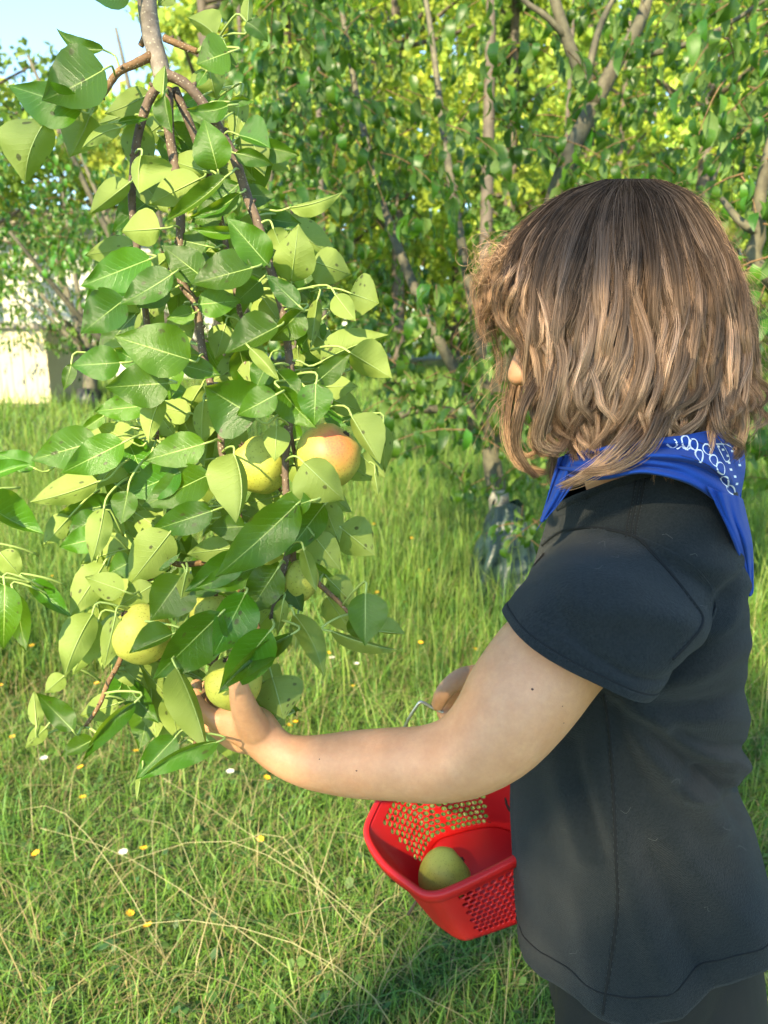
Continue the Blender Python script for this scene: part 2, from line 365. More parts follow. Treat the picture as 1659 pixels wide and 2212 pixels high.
M['wpet'] = mat_simple('white_petal', (.72, .66, .58), .7, .1); M['wcore'] = mat_simple('clover_core', (.5, .38, .28), .8, .1)
fm = []
for h in (.05, .085, .13):
    me = flower_mesh('yellow_flower', .010, 11, 0, 0, h); [me.materials.append(M[k]) for k in ('fstem', 'fpet', 'fcore')]; fm.append(me)
spots = [(430,1560),(305,1600),(390,1640),(615,1580),(640,1600),(905,1440),(960,1530),(1010,1425),(545,1750),(560,1830),(180,1760),(215,1720),(290,1640),(108,1870),(310,1930),(270,1990),(340,2070),(1000,1750),(530,1540),(150,1560),(85,1430),(215,1480),(170,1240),(120,1290),(95,1350),(860,1120),(870,1190),(925,1230),(905,1260),(800,1160),(1640,1300),(1650,1160),(1630,1410),(760,1500),(700,1440),(880,1340),(40,1600),(20,1500),(260,1430),(740,1270),(820,1290)]
for i, (x, y) in enumerate(spots):
    q = PG(x, y + 25); o = bpy.data.objects.new('yellow_flower', fm[i % 3]); link(o); s = 1.0 + .12 * min(3, max(0, q[1] - 2))
    o.location = (q[0], q[1], float(gz(q[0], q[1]))); o.rotation_euler = (RNG.uniform(-.3, .3), RNG.uniform(-.3, .3), RNG.uniform(0, 6)); o.scale = (s,) * 3
    props(o, 'small yellow wildflower in the grass ' + next(t_ for c_, t_ in ((x > 1600, 'behind the back of the child'), (y < 1360 and x > 600, 'beside the wrapped trunk of the pear tree'), (y < 1520 and x < 300, 'left of the speckled pear'), (x > 880 and y < 1560, 'beyond the far hand of the child'), (x > 880, 'right next to the basket handle'), (y > 1850, 'by the bent straw in the near corner'), (x > 480, 'below the picking hand'), (x < 130, 'near the left edge below the pear leaves'), (True, 'under the lowest leaves of the fruit branch')) if c_), 'flower', 'yellow wildflowers in the grass')
cm = flower_mesh('clover_flower', .012, 14, 0, 0, .07); [cm.materials.append(M[k]) for k in ('fstem', 'wpet', 'wcore')]
for i, (x, y) in enumerate([(718, 1440), (770, 1452), (240, 1590), (100, 1665), (270, 1865), (500, 1700)]):
    q = PG(x, y + 25); o = bpy.data.objects.new('clover_flower', cm); link(o); o.location = (q[0], q[1], float(gz(q[0], q[1]))); o.rotation_euler = (0, 0, i)
    props(o, ('pale clover flower in the grass right of the picked pear', 'pale clover flower in the grass close above the forearm', 'pale clover flower below the thin reddish twig', 'pale clover flower under the lowest left leaves', 'pale clover flower beside the bent straw', 'pale clover flower straight below the wrist')[i], 'flower', 'white clover flowers in the grass')

# ================================================================== trees
def leaf_template(curl, fold, rows=5):
    V, U = [], []
    for i in range(rows):
        t_ = i / (rows - 1); wd = .215 * (math.sin(math.pi * min(1, t_ ** .8)) ** .8 if 0 < t_ < 1 else .02)
        ang = curl * t_; y = math.sin(ang) / max(curl, 1e-3); z = -(1 - math.cos(ang)) / max(curl, 1e-3)
        for s in (-1, 0, 1): V.append((s * wd, y, z + fold * wd * abs(s))); U.append((t_, .5 + .5 * s))
    F = []
    for i in range(rows - 1):
        for k in range(2): F.append((i * 3 + k, i * 3 + k + 1, (i + 1) * 3 + k + 1, (i + 1) * 3 + k))
    return np.array(V), np.array(F), np.array(U)
LT = [leaf_template(c, f) for c, f in ((1.6, .35), (2.2, .6), (1.0, .5), (2.7, .3))]
LTM = []
for i, (V, F, U) in enumerate(LT):
    me = bigmesh('orchard_leaf', V, F, np.full((len(V), 3), 1.0), U); me.materials.append(M['leaf_bg']); LTM.append(me)
def frames(d, up):
    """leaf frames: y along d, z near up; returns (n,3,3) with columns x,y,z"""
    y = d / np.linalg.norm(d, axis=1, keepdims=True); z = up - y * (up * y).sum(1, keepdims=True); z /= np.linalg.norm(z, axis=1, keepdims=True) + 1e-9
    x = np.cross(y, z); return np.stack([x, y, z], 2)
def leaf_cloud(pos, d, up, size, tint, parent, mat, nparts, name='leaf', stuff='foliage'):
    n = len(pos); fr = frames(d, up); kind = RNG.integers(0, len(LT), n)
    q = pos - CAM; dep = q @ FWD; px = CX + FPX * q[:, 0] / np.maximum(dep, .1); py = CY - FPX * (q @ UPV) / np.maximum(dep, .1)
    vis = (dep > .3) & (px > 0) & (px < 1659) & (py > 0) & (py < 2212); score = np.where(vis, size / np.maximum(dep, .3), 0) * RNG.uniform(.8, 1.2, n)
    top = np.argsort(-score)[:nparts]; top = top[score[top] > 0]; isp = np.zeros(n, bool); isp[top] = True
    pinv = world_of(parent).inverted()
    for i in top:
        o = bpy.data.objects.new(name, LTM[kind[i]]); link(o); o.parent = parent; o.matrix_parent_inverse = pinv
        m = np.eye(4); m[:3, :3] = fr[i] * size[i]; m[:3, 3] = pos[i]; o.matrix_basis = Matrix(m.tolist())
    Vs, Fs, Us, Cs = [], [], [], []; off = 0
    for k, (V, F, U) in enumerate(LT):
        idx = np.where((kind == k) & ~isp)[0]; m = len(idx)
        if not m: continue
        W = np.einsum('nij,vj->nvi', fr[idx] * size[idx][:, None, None], V) + pos[idx][:, None]
        Vs.append(W.reshape(-1, 3)); Fs.append((np.arange(m)[:, None, None] * len(V) + F[None]).reshape(-1, 4) + off); off += m * len(V)
        Us.append(np.tile(U, (m, 1))); Cs.append(np.repeat(tint[idx], len(V), 0))
    if Vs:
        o = mesh_obj(stuff, bigmesh(stuff, np.vstack(Vs), np.vstack(Fs), np.vstack(Cs), np.vstack(Us)), parent, [mat]); o['kind'] = 'stuff'
def shoots(starts, length, nleaf, lsize, outward=None, droop=.6, tint=((1, 1, 1),), twig=None):
    """leafy shoots: arrays for leaf_cloud, twigs added to the MB twig"""
    Pp, D, Up, S, T = [], [], [], [], []
    for i, s in enumerate(starts):
        a = RNG.uniform(0, 6.283); d0 = np.array([math.cos(a), math.sin(a) * .8, RNG.uniform(-.5, .45)]); d0 = unit(d0); L = length * RNG.uniform(.6, 1.3)
        pts = [np.asarray(s, float)]
        for k in range(4): dd = unit(d0 + np.array([0, 0, -droop * (k + 1) / 3])); pts.append(pts[-1] + dd * L / 4)
        pts = np.array(pts)
        if twig is not None: twig.tube(pts, np.linspace(.0026, .001, 5), 4, caps=False)
        tb = np.array(tint[RNG.integers(0, len(tint))]) * RNG.uniform(.8, 1.2)
        m = max(3, int(nleaf * RNG.uniform(.6, 1.3)))
        for k in range(m):
            u = (k + .6) / m * 3.999; j = int(u); p = pts[j] + (pts[j + 1] - pts[j]) * (u - j); sd_ = unit(pts[j + 1] - pts[j])
            a2 = k * 2.4 + RNG.uniform(-.5, .5); rad = np.array([math.cos(a2), math.sin(a2), .15]); rad = unit(rad - sd_ * (rad @ sd_) * .5)
            ld = unit(rad * .8 + sd_ * .35 + np.array([0, 0, -RNG.uniform(.25, 1.0)])); sz = lsize * RNG.uniform(.65, 1.2)
            pet = p + rad * sz * .25
            Pp.append(pet); D.append(ld); Up.append(unit(np.array([0, 0, 1.0]) + rad * .7 + RNG.normal(0, .25, 3))); S.append(sz); T.append(tb * RNG.uniform(.75, 1.25))
    return np.array(Pp), np.array(D), np.array(Up), np.array(S), np.array(T)
def in_region(n, poly_x, ytop, ybot, d0, d1, gap=None):
    """n start points whose photo x lies in poly_x and y between ytop(x) and ybot(x), at depths d0..d1"""
    out = []
    while len(out) < n:
        x = RNG.uniform(*poly_x); y0, y1 = np.interp(x, *ytop), np.interp(x, *ybot)
        y = RNG.uniform(y0, y1); d = RNG.uniform(d0, d1)
        p = P(x, y, d)
        if gap is not None and gap(p, x, y, d): continue
        if p[2] < .12: continue
        out.append(p)
    return np.array(out)
OT = ((1, 1, 1), (.8, .95, .9), (1.15, 1.1, .8), (.75, .85, .8))

# --- the pear tree behind the child
tree = empty('pear_tree', PG(1085, 1290), 'pear tree behind the child with its foot wrapped by a green bag', 'tree', 'pear trees in the orchard')
B0 = PG(1085, 1290); D0 = proj(B0)[2] - .03
mb = MB()
mb.tube(catmull([B0 + [0, 0, -.05], P(1085, 1180, D0), P(1076, 1060, D0)], 8), np.linspace(.060, .047, 8), 14)
mb.build('trunk', M['lichen'], tree)
mb = MB()
mb.tube(catmull([P(1076, 1070, D0), P(1062, 960, D0 - .02), P(1100, 760, 3.4), P(1210, 390, 3.0), P(1290, 215, 2.95), P(1335, 130, 2.95), P(1390, 30, 2.95), P(1420, -120, 2.95)], 30), np.linspace(.046, .020, 30), 10)
mb.tube(catmull([P(1290, 225, 2.95), P(1262, 175, 2.9), P(1225, 85, 2.85), P(1190, -30, 2.8), P(1170, -120, 2.8)], 12), np.linspace(.030, .015, 12), 8)
mb.tube(catmull([P(1225, 85, 2.85), P(1180, 35, 2.8), P(1130, 0, 2.8), P(1090, -60, 2.8)], 8), np.linspace(.014, .008, 8), 6)
mb.tube(catmull([P(1266, 180, 2.9), P(1295, 60, 2.9), P(1340, -30, 2.9)], 8), np.linspace(.016, .010, 8), 6)
mb.tube(catmull([P(1340, 120, 2.95), P(1440, 110, 2.9), P(1560, 60, 2.8), P(1680, -20, 2.7)], 10), np.linspace(.014, .006, 10), 6)
mb.tube(catmull([P(1065, 980, D0), P(1000, 900, 3.5), P(905, 885, 3.4), P(840, 912, 3.4)], 10), np.linspace(.028, .014, 10), 7)
mb.tube(catmull([P(1064, 940, D0), P(930, 700, 3.5), P(820, 420, 3.7), P(760, 150, 3.8), P(720, -100, 3.9)], 16), np.linspace(.030, .010, 16), 8)
mb.tube(catmull([P(1070, 920, D0), P(1010, 600, 3.6), P(960, 300, 3.8), P(930, 60, 3.9), P(900, -100, 4)], 16), np.linspace(.028, .010, 16), 8)
mb.tube(catmull([P(1085, 850, 3.5), P(1300, 700, 3.6), P(1480, 500, 3.8), P(1600, 250, 3.9)], 16), np.linspace(.028, .010, 16), 8)
branches = mb
tw = MB()
gapf = lambda p, x, y, d: nz(p, 1.55, 3.0) < -.12 or (nz(p, 3.1, 8.0) < -.2)
yb = ([540, 620, 700, 800, 870, 960, 1060, 1150, 1250, 1659, 1800], [420, 560, 680, 800, 900, 985, 1010, 1090, 1000, 1050, 1050])
st = in_region(560, (560, 1800), ([0, 2000], [-260, -260]), yb, 2.55, 4.3, gapf)
A = shoots(st, .34, 11, .092, tint=OT, twig=tw)
st2 = np.array([P(x, y, 2.9 + .3 * RNG.uniform()) for x, y in [(1150, 1120), (1165, 1180), (1130, 1090), (900, 880), (960, 900), (1000, 940), (870, 860), (930, 960), (1010, 1000), (850, 820), (1120, 1000), (1640, 760), (1620, 880), (1640, 940), (1650, 700), (1190, 1110), (1120, 1130)]])
st2 = np.vstack([st2, in_region(85, (820, 1330), ([0, 2000], [600, 600]), ([820, 880, 960, 1050, 1330], [860, 940, 1010, 1040, 1080]), 3.0, 4.2), in_region(30, (640, 860), ([0, 2000], [560, 560]), ([600, 860], [740, 880]), 3.2, 4.4)])
A2 = shoots(st2, .22, 9, .068, tint=OT, twig=tw)
A = [np.concatenate([a, b_]) for a, b_ in zip(A, A2)]
branches.build('branches', M['bark_bg'], tree)
tw.build('twigs', M['twig'], tree)['kind'] = 'stuff'
leaf_cloud(*A, tree, M['leaf_bg'], 295)

# --- pear tree close on the right-hand edge
t2 = empty('pear_tree', (2.1, 2.3, 0), 'pear tree whose near branches reach in beside the back of the child head', 'tree', 'pear trees in the orchard')
mb = MB(); mb.tube(catmull([(2.1, 2.3, -.05), (2.08, 2.3, .5), (1.95, 2.25, 1.0)], 8), np.linspace(.08, .06, 8), 12); mb.build('trunk', M['bark_bg'], t2)
mb = MB(); mb.tube(catmull([(1.95, 2.25, 1.0), P(1690, 620, 2.15), P(1640, 500, 2.1), P(1650, 380, 2.05), P(1690, 200, 2.0), P(1730, -100, 2.0)], 20), np.linspace(.026, .009, 20), 8)
mb.tube(catmull([P(1640, 500, 2.1), P(1600, 480, 2.1), P(1560, 430, 2.2)], 6), np.linspace(.016, .007, 6), 6); 
tw = MB(); st = in_region(75, (1560, 1900), ([0, 2000], [-150, -150]), ([1500, 1590, 1650, 1900], [180, 420, 700, 1000]), 1.75, 2.5)
A = shoots(st, .26, 9, .074, tint=OT, twig=tw); mb.build('branches', M['bark_bg'], t2); tw.build('twigs', M['twig'], t2)['kind'] = 'stuff'; leaf_cloud(*A, t2, M['leaf_bg'], 180)

# --- dark pear tree behind the fruit branch, five metres off
b3 = np.array([-1.35, 6.2, 0]); t3 = empty('pear_tree', b3, 'dark green pear tree beyond the fruit branch with low hanging limbs', 'tree', 'pear trees in the orchard')
mb = MB(); mb.tube(catmull([b3 + [0, 0, -.05], b3 + [.05, 0, .5], b3 + [.0, 0, 1.1]], 8), np.linspace(.1, .075, 8), 12); mb.build('trunk', M['bark_bg'], t3)
mb = MB()
for x, y, d in ((60, 120, 5.5), (250, 60, 5.6), (480, 160, 5.4), (20, 500, 5.2), (600, 300, 5.6), (330, 450, 5.0), (160, 300, 6.5)):
    e_ = P(x, y, d); mb.tube(catmull([b3 + [0, 0, 1.0], b3 * .5 + e_ * .5 + [0, 0, .1], e_], 12), np.linspace(.05, .010, 12), 6)
mb.build('branches', M['bark_bg'], t3); tw = MB()
st = in_region(270, (-300, 640), ([-300, 0, 60, 130, 300, 640], [150, 170, 250, 330, 200, 80]), ([-300, 0, 150, 400, 640], [480, 520, 560, 620, 560]), 4.6, 6.4, lambda p, x, y, d: nz(p, 1.1, 5.0) < -.04)
A = shoots(st, .42, 11, .085, tint=((.75, .9, .95), (.6, .75, .8), (.9, 1, .9)), twig=tw); tw.build('twigs', M['twig'], t3)['kind'] = 'stuff'
leaf_cloud(*A, t3, M['leaf_bg'], 200)
# upper left tips of another tree against the sky
# --- finer tree with a dark guard round its trunk, twelve metres off
b4 = PG(190, 885); t4 = empty('fruit_tree', b4, 'fruit tree in front of the white shed with a dark guard round its trunk', 'tree')
mb = MB(); mb.tube(catmull([b4 + [0, 0, -.1], P(196, 800, b4[1]), P(185, 740, b4[1])], 8), np.linspace(.13, .09, 8), 10); mb.build('trunk', M['bark_bg'], t4)
mb = MB(); mb.tube([P(192, 890, b4[1] - .02), P(192, 842, b4[1] - .02)], [.21, .19], 12); M['guard'] = mat_simple('black_plastic', (.02, .022, .02), .5); mb.build('trunk_guard', M['guard'], t4)
mb = MB()
for x, y, dd in ((40, 640, 0), (110, 560, .6), (230, 520, .2), (330, 600, -.5), (420, 660, 0), (140, 690, -.9), (300, 700, .8), (20, 560, 1), (90, 470, .5), (130, 380, .4)):
    e_ = P(x, y, b4[1] + dd); mb.tube(catmull([P(188, 770, b4[1]), P(188, 770, b4[1]) * .5 + e_ * .5 + [0, 0, .1], e_], 10), np.linspace(.06, .012, 10), 6)
mb.build('branches', M['bark_bg'], t4); tw = MB()
st = in_region(420, (-120, 470), ([-120, 0, 100, 250, 470], [520, 480, 440, 440, 520]), ([-120, 0, 130, 300, 470], [735, 740, 760, 800, 760]), b4[1] - 1.6, b4[1] + 1.6, lambda p, x, y, d: nz(p, 1.0, 2.0) < -.08)
A = shoots(st, .5, 10, .105, tint=((.8, .9, .8), (1, 1, .7), (.6, .75, .7)), twig=tw); tw.build('twigs', M['twig'], t4)['kind'] = 'stuff'; leaf_cloud(*A, t4, M['leaf_bg'], 0)

# ---- the woods in the sun behind the orchard
def wood_tree(x, ytop, ybase_, Y, wpx, n, ls, label, tints, trunk_r=.13, conifer=False, crown0=.25):
    base = np.array([(x - CX) / FPX * Y * 1.0, Y, 0.0]); dep = Y
    top = P(x, ytop, dep / 1.0)
    H = max(4.0, top[2]); rad = wpx / FPX * Y
    o = empty('woodland_tree', base, label, 'tree', 'trees of the woods beyond the orchard')
    mb = MB(); lean = RNG.normal(0, .25)
    tr = catmull([base + [0, 0, -.2], base + [lean * .3, 0, H * .4], base + [lean, 0, H * .92]], 12); mb.tube(tr, np.linspace(trunk_r, trunk_r * .25, 12), 9)
    mb.build('trunk', M['bark_wood'], o)
    # leafy clumps
    nc = 60; cl = []
    for k in range(nc):
        h = crown0 + (1 - crown0) * RNG.uniform() ** .9; a = RNG.uniform(0, 6.283)
        rr = rad * ((1 - h) * 1.1 + .05 if conifer else (1 - abs(h - .62) ** 2.2 * 2.2)) * RNG.uniform(.35, 1.0)
        cl.append((base + [math.cos(a) * rr + lean * h, math.sin(a) * rr, H * h], rad * RNG.uniform(.16, .34), RNG.uniform(.75, 1.25)))
    limb = MB()
    for c, r_, _ in cl[:26]:
        zz_ = min(max(.5, c[2] - rad * .35), H * .9); s_ = np.array([np.interp(zz_, tr[:, 2], tr[:, 0]), np.interp(zz_, tr[:, 2], tr[:, 1]), zz_]); limb.tube(catmull([s_, s_ * .5 + c * .5 + [0, 0, -.1], c], 6), np.linspace(trunk_r * .35, .02, 6), 5)
    limb.build('limbs', M['bark_wood'], o)
    k = RNG.integers(0, nc, n); c = np.array([q[0] for q in cl])[k]; r_ = np.array([q[1] for q in cl])[k]; tn = np.array([q[2] for q in cl])[k]
    dv = RNG.normal(0, 1, (n, 3)); dv /= np.linalg.norm(dv, axis=1, keepdims=True); pos = c + dv * (r_ * RNG.uniform(.3, 1.05, n))[:, None] * np.array([1, 1, .6])
    pos[:, 2] = np.maximum(pos[:, 2], .4)
    d = RNG.normal(0, 1, (n, 3)) + [0, 0, -.5]; up = RNG.normal(0, .7, (n, 3)) + [0, 0, .8]
    sz = ls * RNG.uniform(.6, 1.3, n); f = frames(d, up)
    q = np.array([(0, -.5, 0), (.36, 0, .06), (0, .5, -.05), (-.36, 0, .06)]); V = np.einsum('nij,vj->nvi', f * sz[:, None, None], q) + pos[:, None]
    tb = np.array(tints)[RNG.integers(0, len(tints), n)] * (tn * RNG.uniform(.75, 1.25, n))[:, None]
    F = np.arange(n)[:, None] * 4 + np.arange(4)[None]; U = np.tile(np.array([(0, .5), (.5, 1), (1, .5), (.5, 0)]), (n, 1))
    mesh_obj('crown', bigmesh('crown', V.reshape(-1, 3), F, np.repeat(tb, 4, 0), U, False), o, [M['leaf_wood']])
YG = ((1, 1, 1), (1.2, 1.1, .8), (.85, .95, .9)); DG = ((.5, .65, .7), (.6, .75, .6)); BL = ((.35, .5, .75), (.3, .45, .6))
for a in [(500, -420, 0, 17, 250, 6500, .20, 'tall yellow green tree above the hanging fruit branch', YG, .2),
          (640, -700, 0, 19, 330, 7500, .21, 'tall sunlit tree between the fruit branch and the orchard row', YG, .2),
          (860, -600, 0, 22, 300, 6500, .24, 'bright green woodland tree behind the middle of the pear tree', YG, .22),
          (1040, -750, 0, 16, 160, 3800, .19, 'tall tree with a sunlit bare trunk left of the child head', YG, .17, False, .55),
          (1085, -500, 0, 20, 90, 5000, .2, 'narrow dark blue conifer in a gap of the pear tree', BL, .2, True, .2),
          (1240, -650, 0, 21, 320, 7000, .22, 'sunlit woodland tree above the crown of the child head', YG, .2),
          (1480, -600, 0, 17, 340, 7500, .2, 'yellow green tree behind the back of the child head', YG, .2),
          (1760, -500, 0, 19, 330, 6500, .2, 'sunlit tree behind the branches at the right edge', YG, .2),
          (170, 250, 0, 24, 240, 6000, .24, 'low sunlit tree under the patch of open sky', YG, .18),
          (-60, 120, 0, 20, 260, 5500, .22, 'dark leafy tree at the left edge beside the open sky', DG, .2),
          (450, 250, 0, 26, 330, 6000, .26, 'sunlit tree far behind the stems of the fruit branch', YG, .2),
          (980, 300, 0, 27, 330, 6500, .26, 'low sunlit tree glowing through the lower pear leaves', YG, .2),
          (1560, 300, 0, 26, 360, 6500, .26, 'low sunlit tree glowing behind the child neck', YG, .2),
          (700, 350, 0, 25, 300, 5500, .25, 'low sunlit tree beyond the right side of the fruit branch', YG, .2)]:
    wood_tree(*a)
for x, Y, r_ in ((705, 14, .07), (1190, 15, .06), (1300, 18, .08), (560, 15, .06)):
    wood_tree(x, -900, 0, Y, 60, 700, .18, {705: 'slim dark bare trunk above the right leaves of the fruit branch', 1190: 'slim bare trunk left of the fork of the pear tree', 1300: 'bare trunk behind the forked pear limb', 560: 'slim bare trunk just right of the fruit branch stem'}[x], YG, r_, False, .75)
# the wood further back reads as one mass
n = 42000; xx = RNG.uniform(-34, 34, n); yy = RNG.uniform(34, 42, n); hh = 5.5 + 3.0 * np.sin(xx * .45 + 1) + 1.8 * np.sin(xx * 1.1) ; hh = np.where(xx < -9, np.minimum(hh, 5.2), hh + 13)
pos = np.stack([xx, yy, hh * RNG.uniform(.02, 1, n)], 1); d = RNG.normal(0, 1, (n, 3)); up = RNG.normal(0, .7, (n, 3)) + [0, -.2, .8]; f = frames(d, up); sz = RNG.uniform(.55, 1.1, n)
q = np.array([(0, -.5, 0), (.36, 0, .06), (0, .5, -.05), (-.36, 0, .06)]); V = np.einsum('nij,vj->nvi', f * sz[:, None, None], q) + pos[:, None]
tb = np.array(YG)[RNG.integers(0, 3, n)] * RNG.uniform(.6, 1.2, (n, 1)); 
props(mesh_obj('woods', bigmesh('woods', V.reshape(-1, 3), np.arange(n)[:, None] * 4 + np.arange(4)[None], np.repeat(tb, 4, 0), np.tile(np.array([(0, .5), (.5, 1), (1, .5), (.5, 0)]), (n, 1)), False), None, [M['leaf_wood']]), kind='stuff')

# ---- unseen trees added behind the camera, crowns shaped to shade child and orchard
def shade_tree(trunk, label, targets):
    o = empty('pear_tree', trunk, label, 'tree', 'pear trees in the orchard')  # added only for its shade, not one of the visible pear trees
    cx = np.mean([np.array(t_[0]) + SUN * t_[2] for t_ in targets], 0)
    mb = MB(); mb.tube(catmull([np.array(trunk) + [0, 0, -.05], np.array(trunk) + [.05, 0, 1.2], np.array(trunk) * .8 + cx * .2 + [0, 0, 2.5]], 10), np.linspace(.1, .06, 10), 10); mb.build('trunk', M['bark_bg'], o)
    mb = MB(); P_ = []
    for c, rr, dist, cnt in targets:
        c = np.array(c) + SUN * dist
        mb.tube(catmull([np.array(trunk) * .8 + cx * .2 + [0, 0, 2.5], cx * .5 + c * .5 + [0, 0, -.15], c], 8), np.linspace(.05, .012, 8), 6)
        e = RNG.normal(0, 1, (cnt, 3)); e /= np.linalg.norm(e, axis=1, keepdims=True); P_.append(c + e * (RNG.uniform(0, 1, cnt) ** (1 / 2.4))[:, None] * np.array(rr))
    mb.build('branches', M['bark_bg'], o); P_ = np.vstack(P_); n = len(P_)
    d = RNG.normal(0, .7, (n, 3)) + [0, 0, -.4]; up = RNG.normal(0, .5, (n, 3)) + SUN
    leaf_cloud(P_, d, up, RNG.uniform(.05, .085, n), np.ones((n, 3)) * RNG.uniform(.8, 1.2, (n, 1)), o, M['leaf_bg'], 0)
shade_tree((-8.2, -7.7, 0), 'unseen tree added behind the camera to thinly shade the child', [((.40, .74, .50), (.42, .45, .5), 11.5, 330), ((.38, .74, 1.05), (.36, .4, .42), 11.0, 300), ((.33, .72, 1.26), (.26, .3, .24), 10.6, 170), ((.06, .66, .92), (.18, .2, .11), 10.8, 60), ((-.06, .66, .93), (.10, .15, .08), 10.9, 26), ((.55, 1.35, 0), (.6, .5, .3), 11.5, 420)])
shade_tree((-7.4, -4.3, 0), 'unseen tree added left of the camera to thinly shade the orchard row', [((.5, 3.3, 1.0), (1.0, .8, 1.0), 10.5, 1100), ((1.1, 3.2, 1.9), (1.0, .8, .9), 10.8, 900), ((.6, 2.9, .1), (.7, .6, .4), 11.0, 400), ((.1, 3.7, 1.9), (.7, .7, .8), 10.2, 500), ((-1.4, 6, 1.8), (1.3, 1., 1.2), 10, 2200)])

# ---- white shed at the left edge
sh = empty('garden_shed', (-6.6, 13.6, 0), 'pale wooden shed of upright boards in the sun at the left edge', 'shed')
M['board'] = mat_simple('cream_boards', (.46, .39, .26), .7, .12, 6); M['roof'] = mat_simple('shed_roof', (.25, .22, .18), .8, .2, 4)
mb0 = MB(); mb0.box((0, 0, 0), (.1, 0, 0), (0, .015, 0), (0, 0, .62)); bm_ = pyd('board', mb0.V, mb0.F, False); bm_.materials.append(M['board'])
xr = P(138, 800, 13.9)[0]; pin = world_of(sh).inverted()
for i in range(16):
    o = bpy.data.objects.new('board', bm_); link(o); o.parent = sh; o.matrix_parent_inverse = pin; o.location = (xr - .11 - .21 * i, 13.5 + .004 * (i % 2), .67); o.scale = (1, 1, 1 + .01 * (i % 3))
mb = MB(); mb.box((xr - 1.7, 14.4, .65), (1.68, 0, 0), (0, .85, 0), (0, 0, .66)); mb.build('wall', M['board'], sh, False)
mb = MB(); mb.box((xr - 1.7, 14.4, 1.36), (1.8, 0, 0), (0, 1.0, -.0), (0, 0, .035)); mb.build('roof', M['roof'], sh, False)
hs = empty('house', (-7.6, 22, 0), 'white house wall glimpsed between leaves above the shed', 'house')
M['siding'] = mat_simple('white_siding', (.44, .43, .38), .6, .06, 3)
mb = MB()
for i in range(22): mb.box((-7.4, 21.0 - .004 * (i % 2), .15 + .16 * i), (2.9, 0, 0), (0, .03, .004), (0, .012, .078))
mb.build('siding', M['siding'], hs, False)['kind'] = 'stuff'
mb = MB(); mb.box((-7.4, 22.6, 1.75), (2.85, 0, 0), (0, 1.5, 0), (0, 0, 1.75)); mb.build('wall', M['siding'], hs, False)
mb = MB(); mb.add([(-10.5, 20.8, 3.5), (-4.3, 20.8, 3.5), (-4.3, 22.6, 4.6), (-10.5, 22.6, 4.6), (-10.5, 24.4, 3.5), (-4.3, 24.4, 3.5)], [(0, 1, 2, 3), (3, 2, 5, 4)]); mb.build('roof', M['roof'], hs, False)

# ---- dark green watering bag round the foot of the pear tree
bag = []; NB = 72; rows = 26; cB = PG(1088, 1290)
for j in range(rows):
    v = j / (rows - 1)
    for k in range(NB):
        a = 2 * math.pi * k / NB
        r_ = .062 + .105 * v ** .8; fold = .022 * math.sin(a * 5 + 1.2 * v) * v + .02 * math.sin(a * 9 + 4 * v + 1) * v ** 1.3 + .012 * nz((math.cos(a) * 2, math.sin(a) * 2, v * 3), 1.6)
        r_ += fold * 1.2; zz = .43 * (1 - v) + .012 * math.sin(a * 3)
        bag.append((cB[0] + math.cos(a) * r_ * 1.05, cB[1] + math.sin(a) * r_, zz + (.03 if j == 0 else 0)))
t = NT('dark_green_plastic'); oc = t.n('TexCoord').outputs['Object']; b = t.n('BsdfPrincipled', Roughness=.38); t.set(b.inputs['Base Color'], t.mix(t.noise(8, 3, .6, oc), (.006, .020, .012), (.018, .040, .026))); t.set(b.inputs['Normal'], t.bump(t.noise(14, 4, .6, oc), .5, .02)); M['bag'] = t.done(b.outputs[0])
o = mesh_obj('watering_bag', bigmesh('watering_bag', bag, grid_faces(NB, rows, True)), None, [M['bag']]); props(o, 'dark green plastic watering bag wrapped round the foot of the pear trunk', 'bag')
# ================================================================== the hanging fruit branch
T1 = lambda x, y: (x * .5, y * .5)
T3 = lambda x, y: (x * .5291, 548.6 + y * .5291)
T4 = lambda x, y: (x * .5291, 1042.3 + y * .5291)
TT = {1: (T1, .5), 3: (T3, .5291), 4: (T4, .5291)}
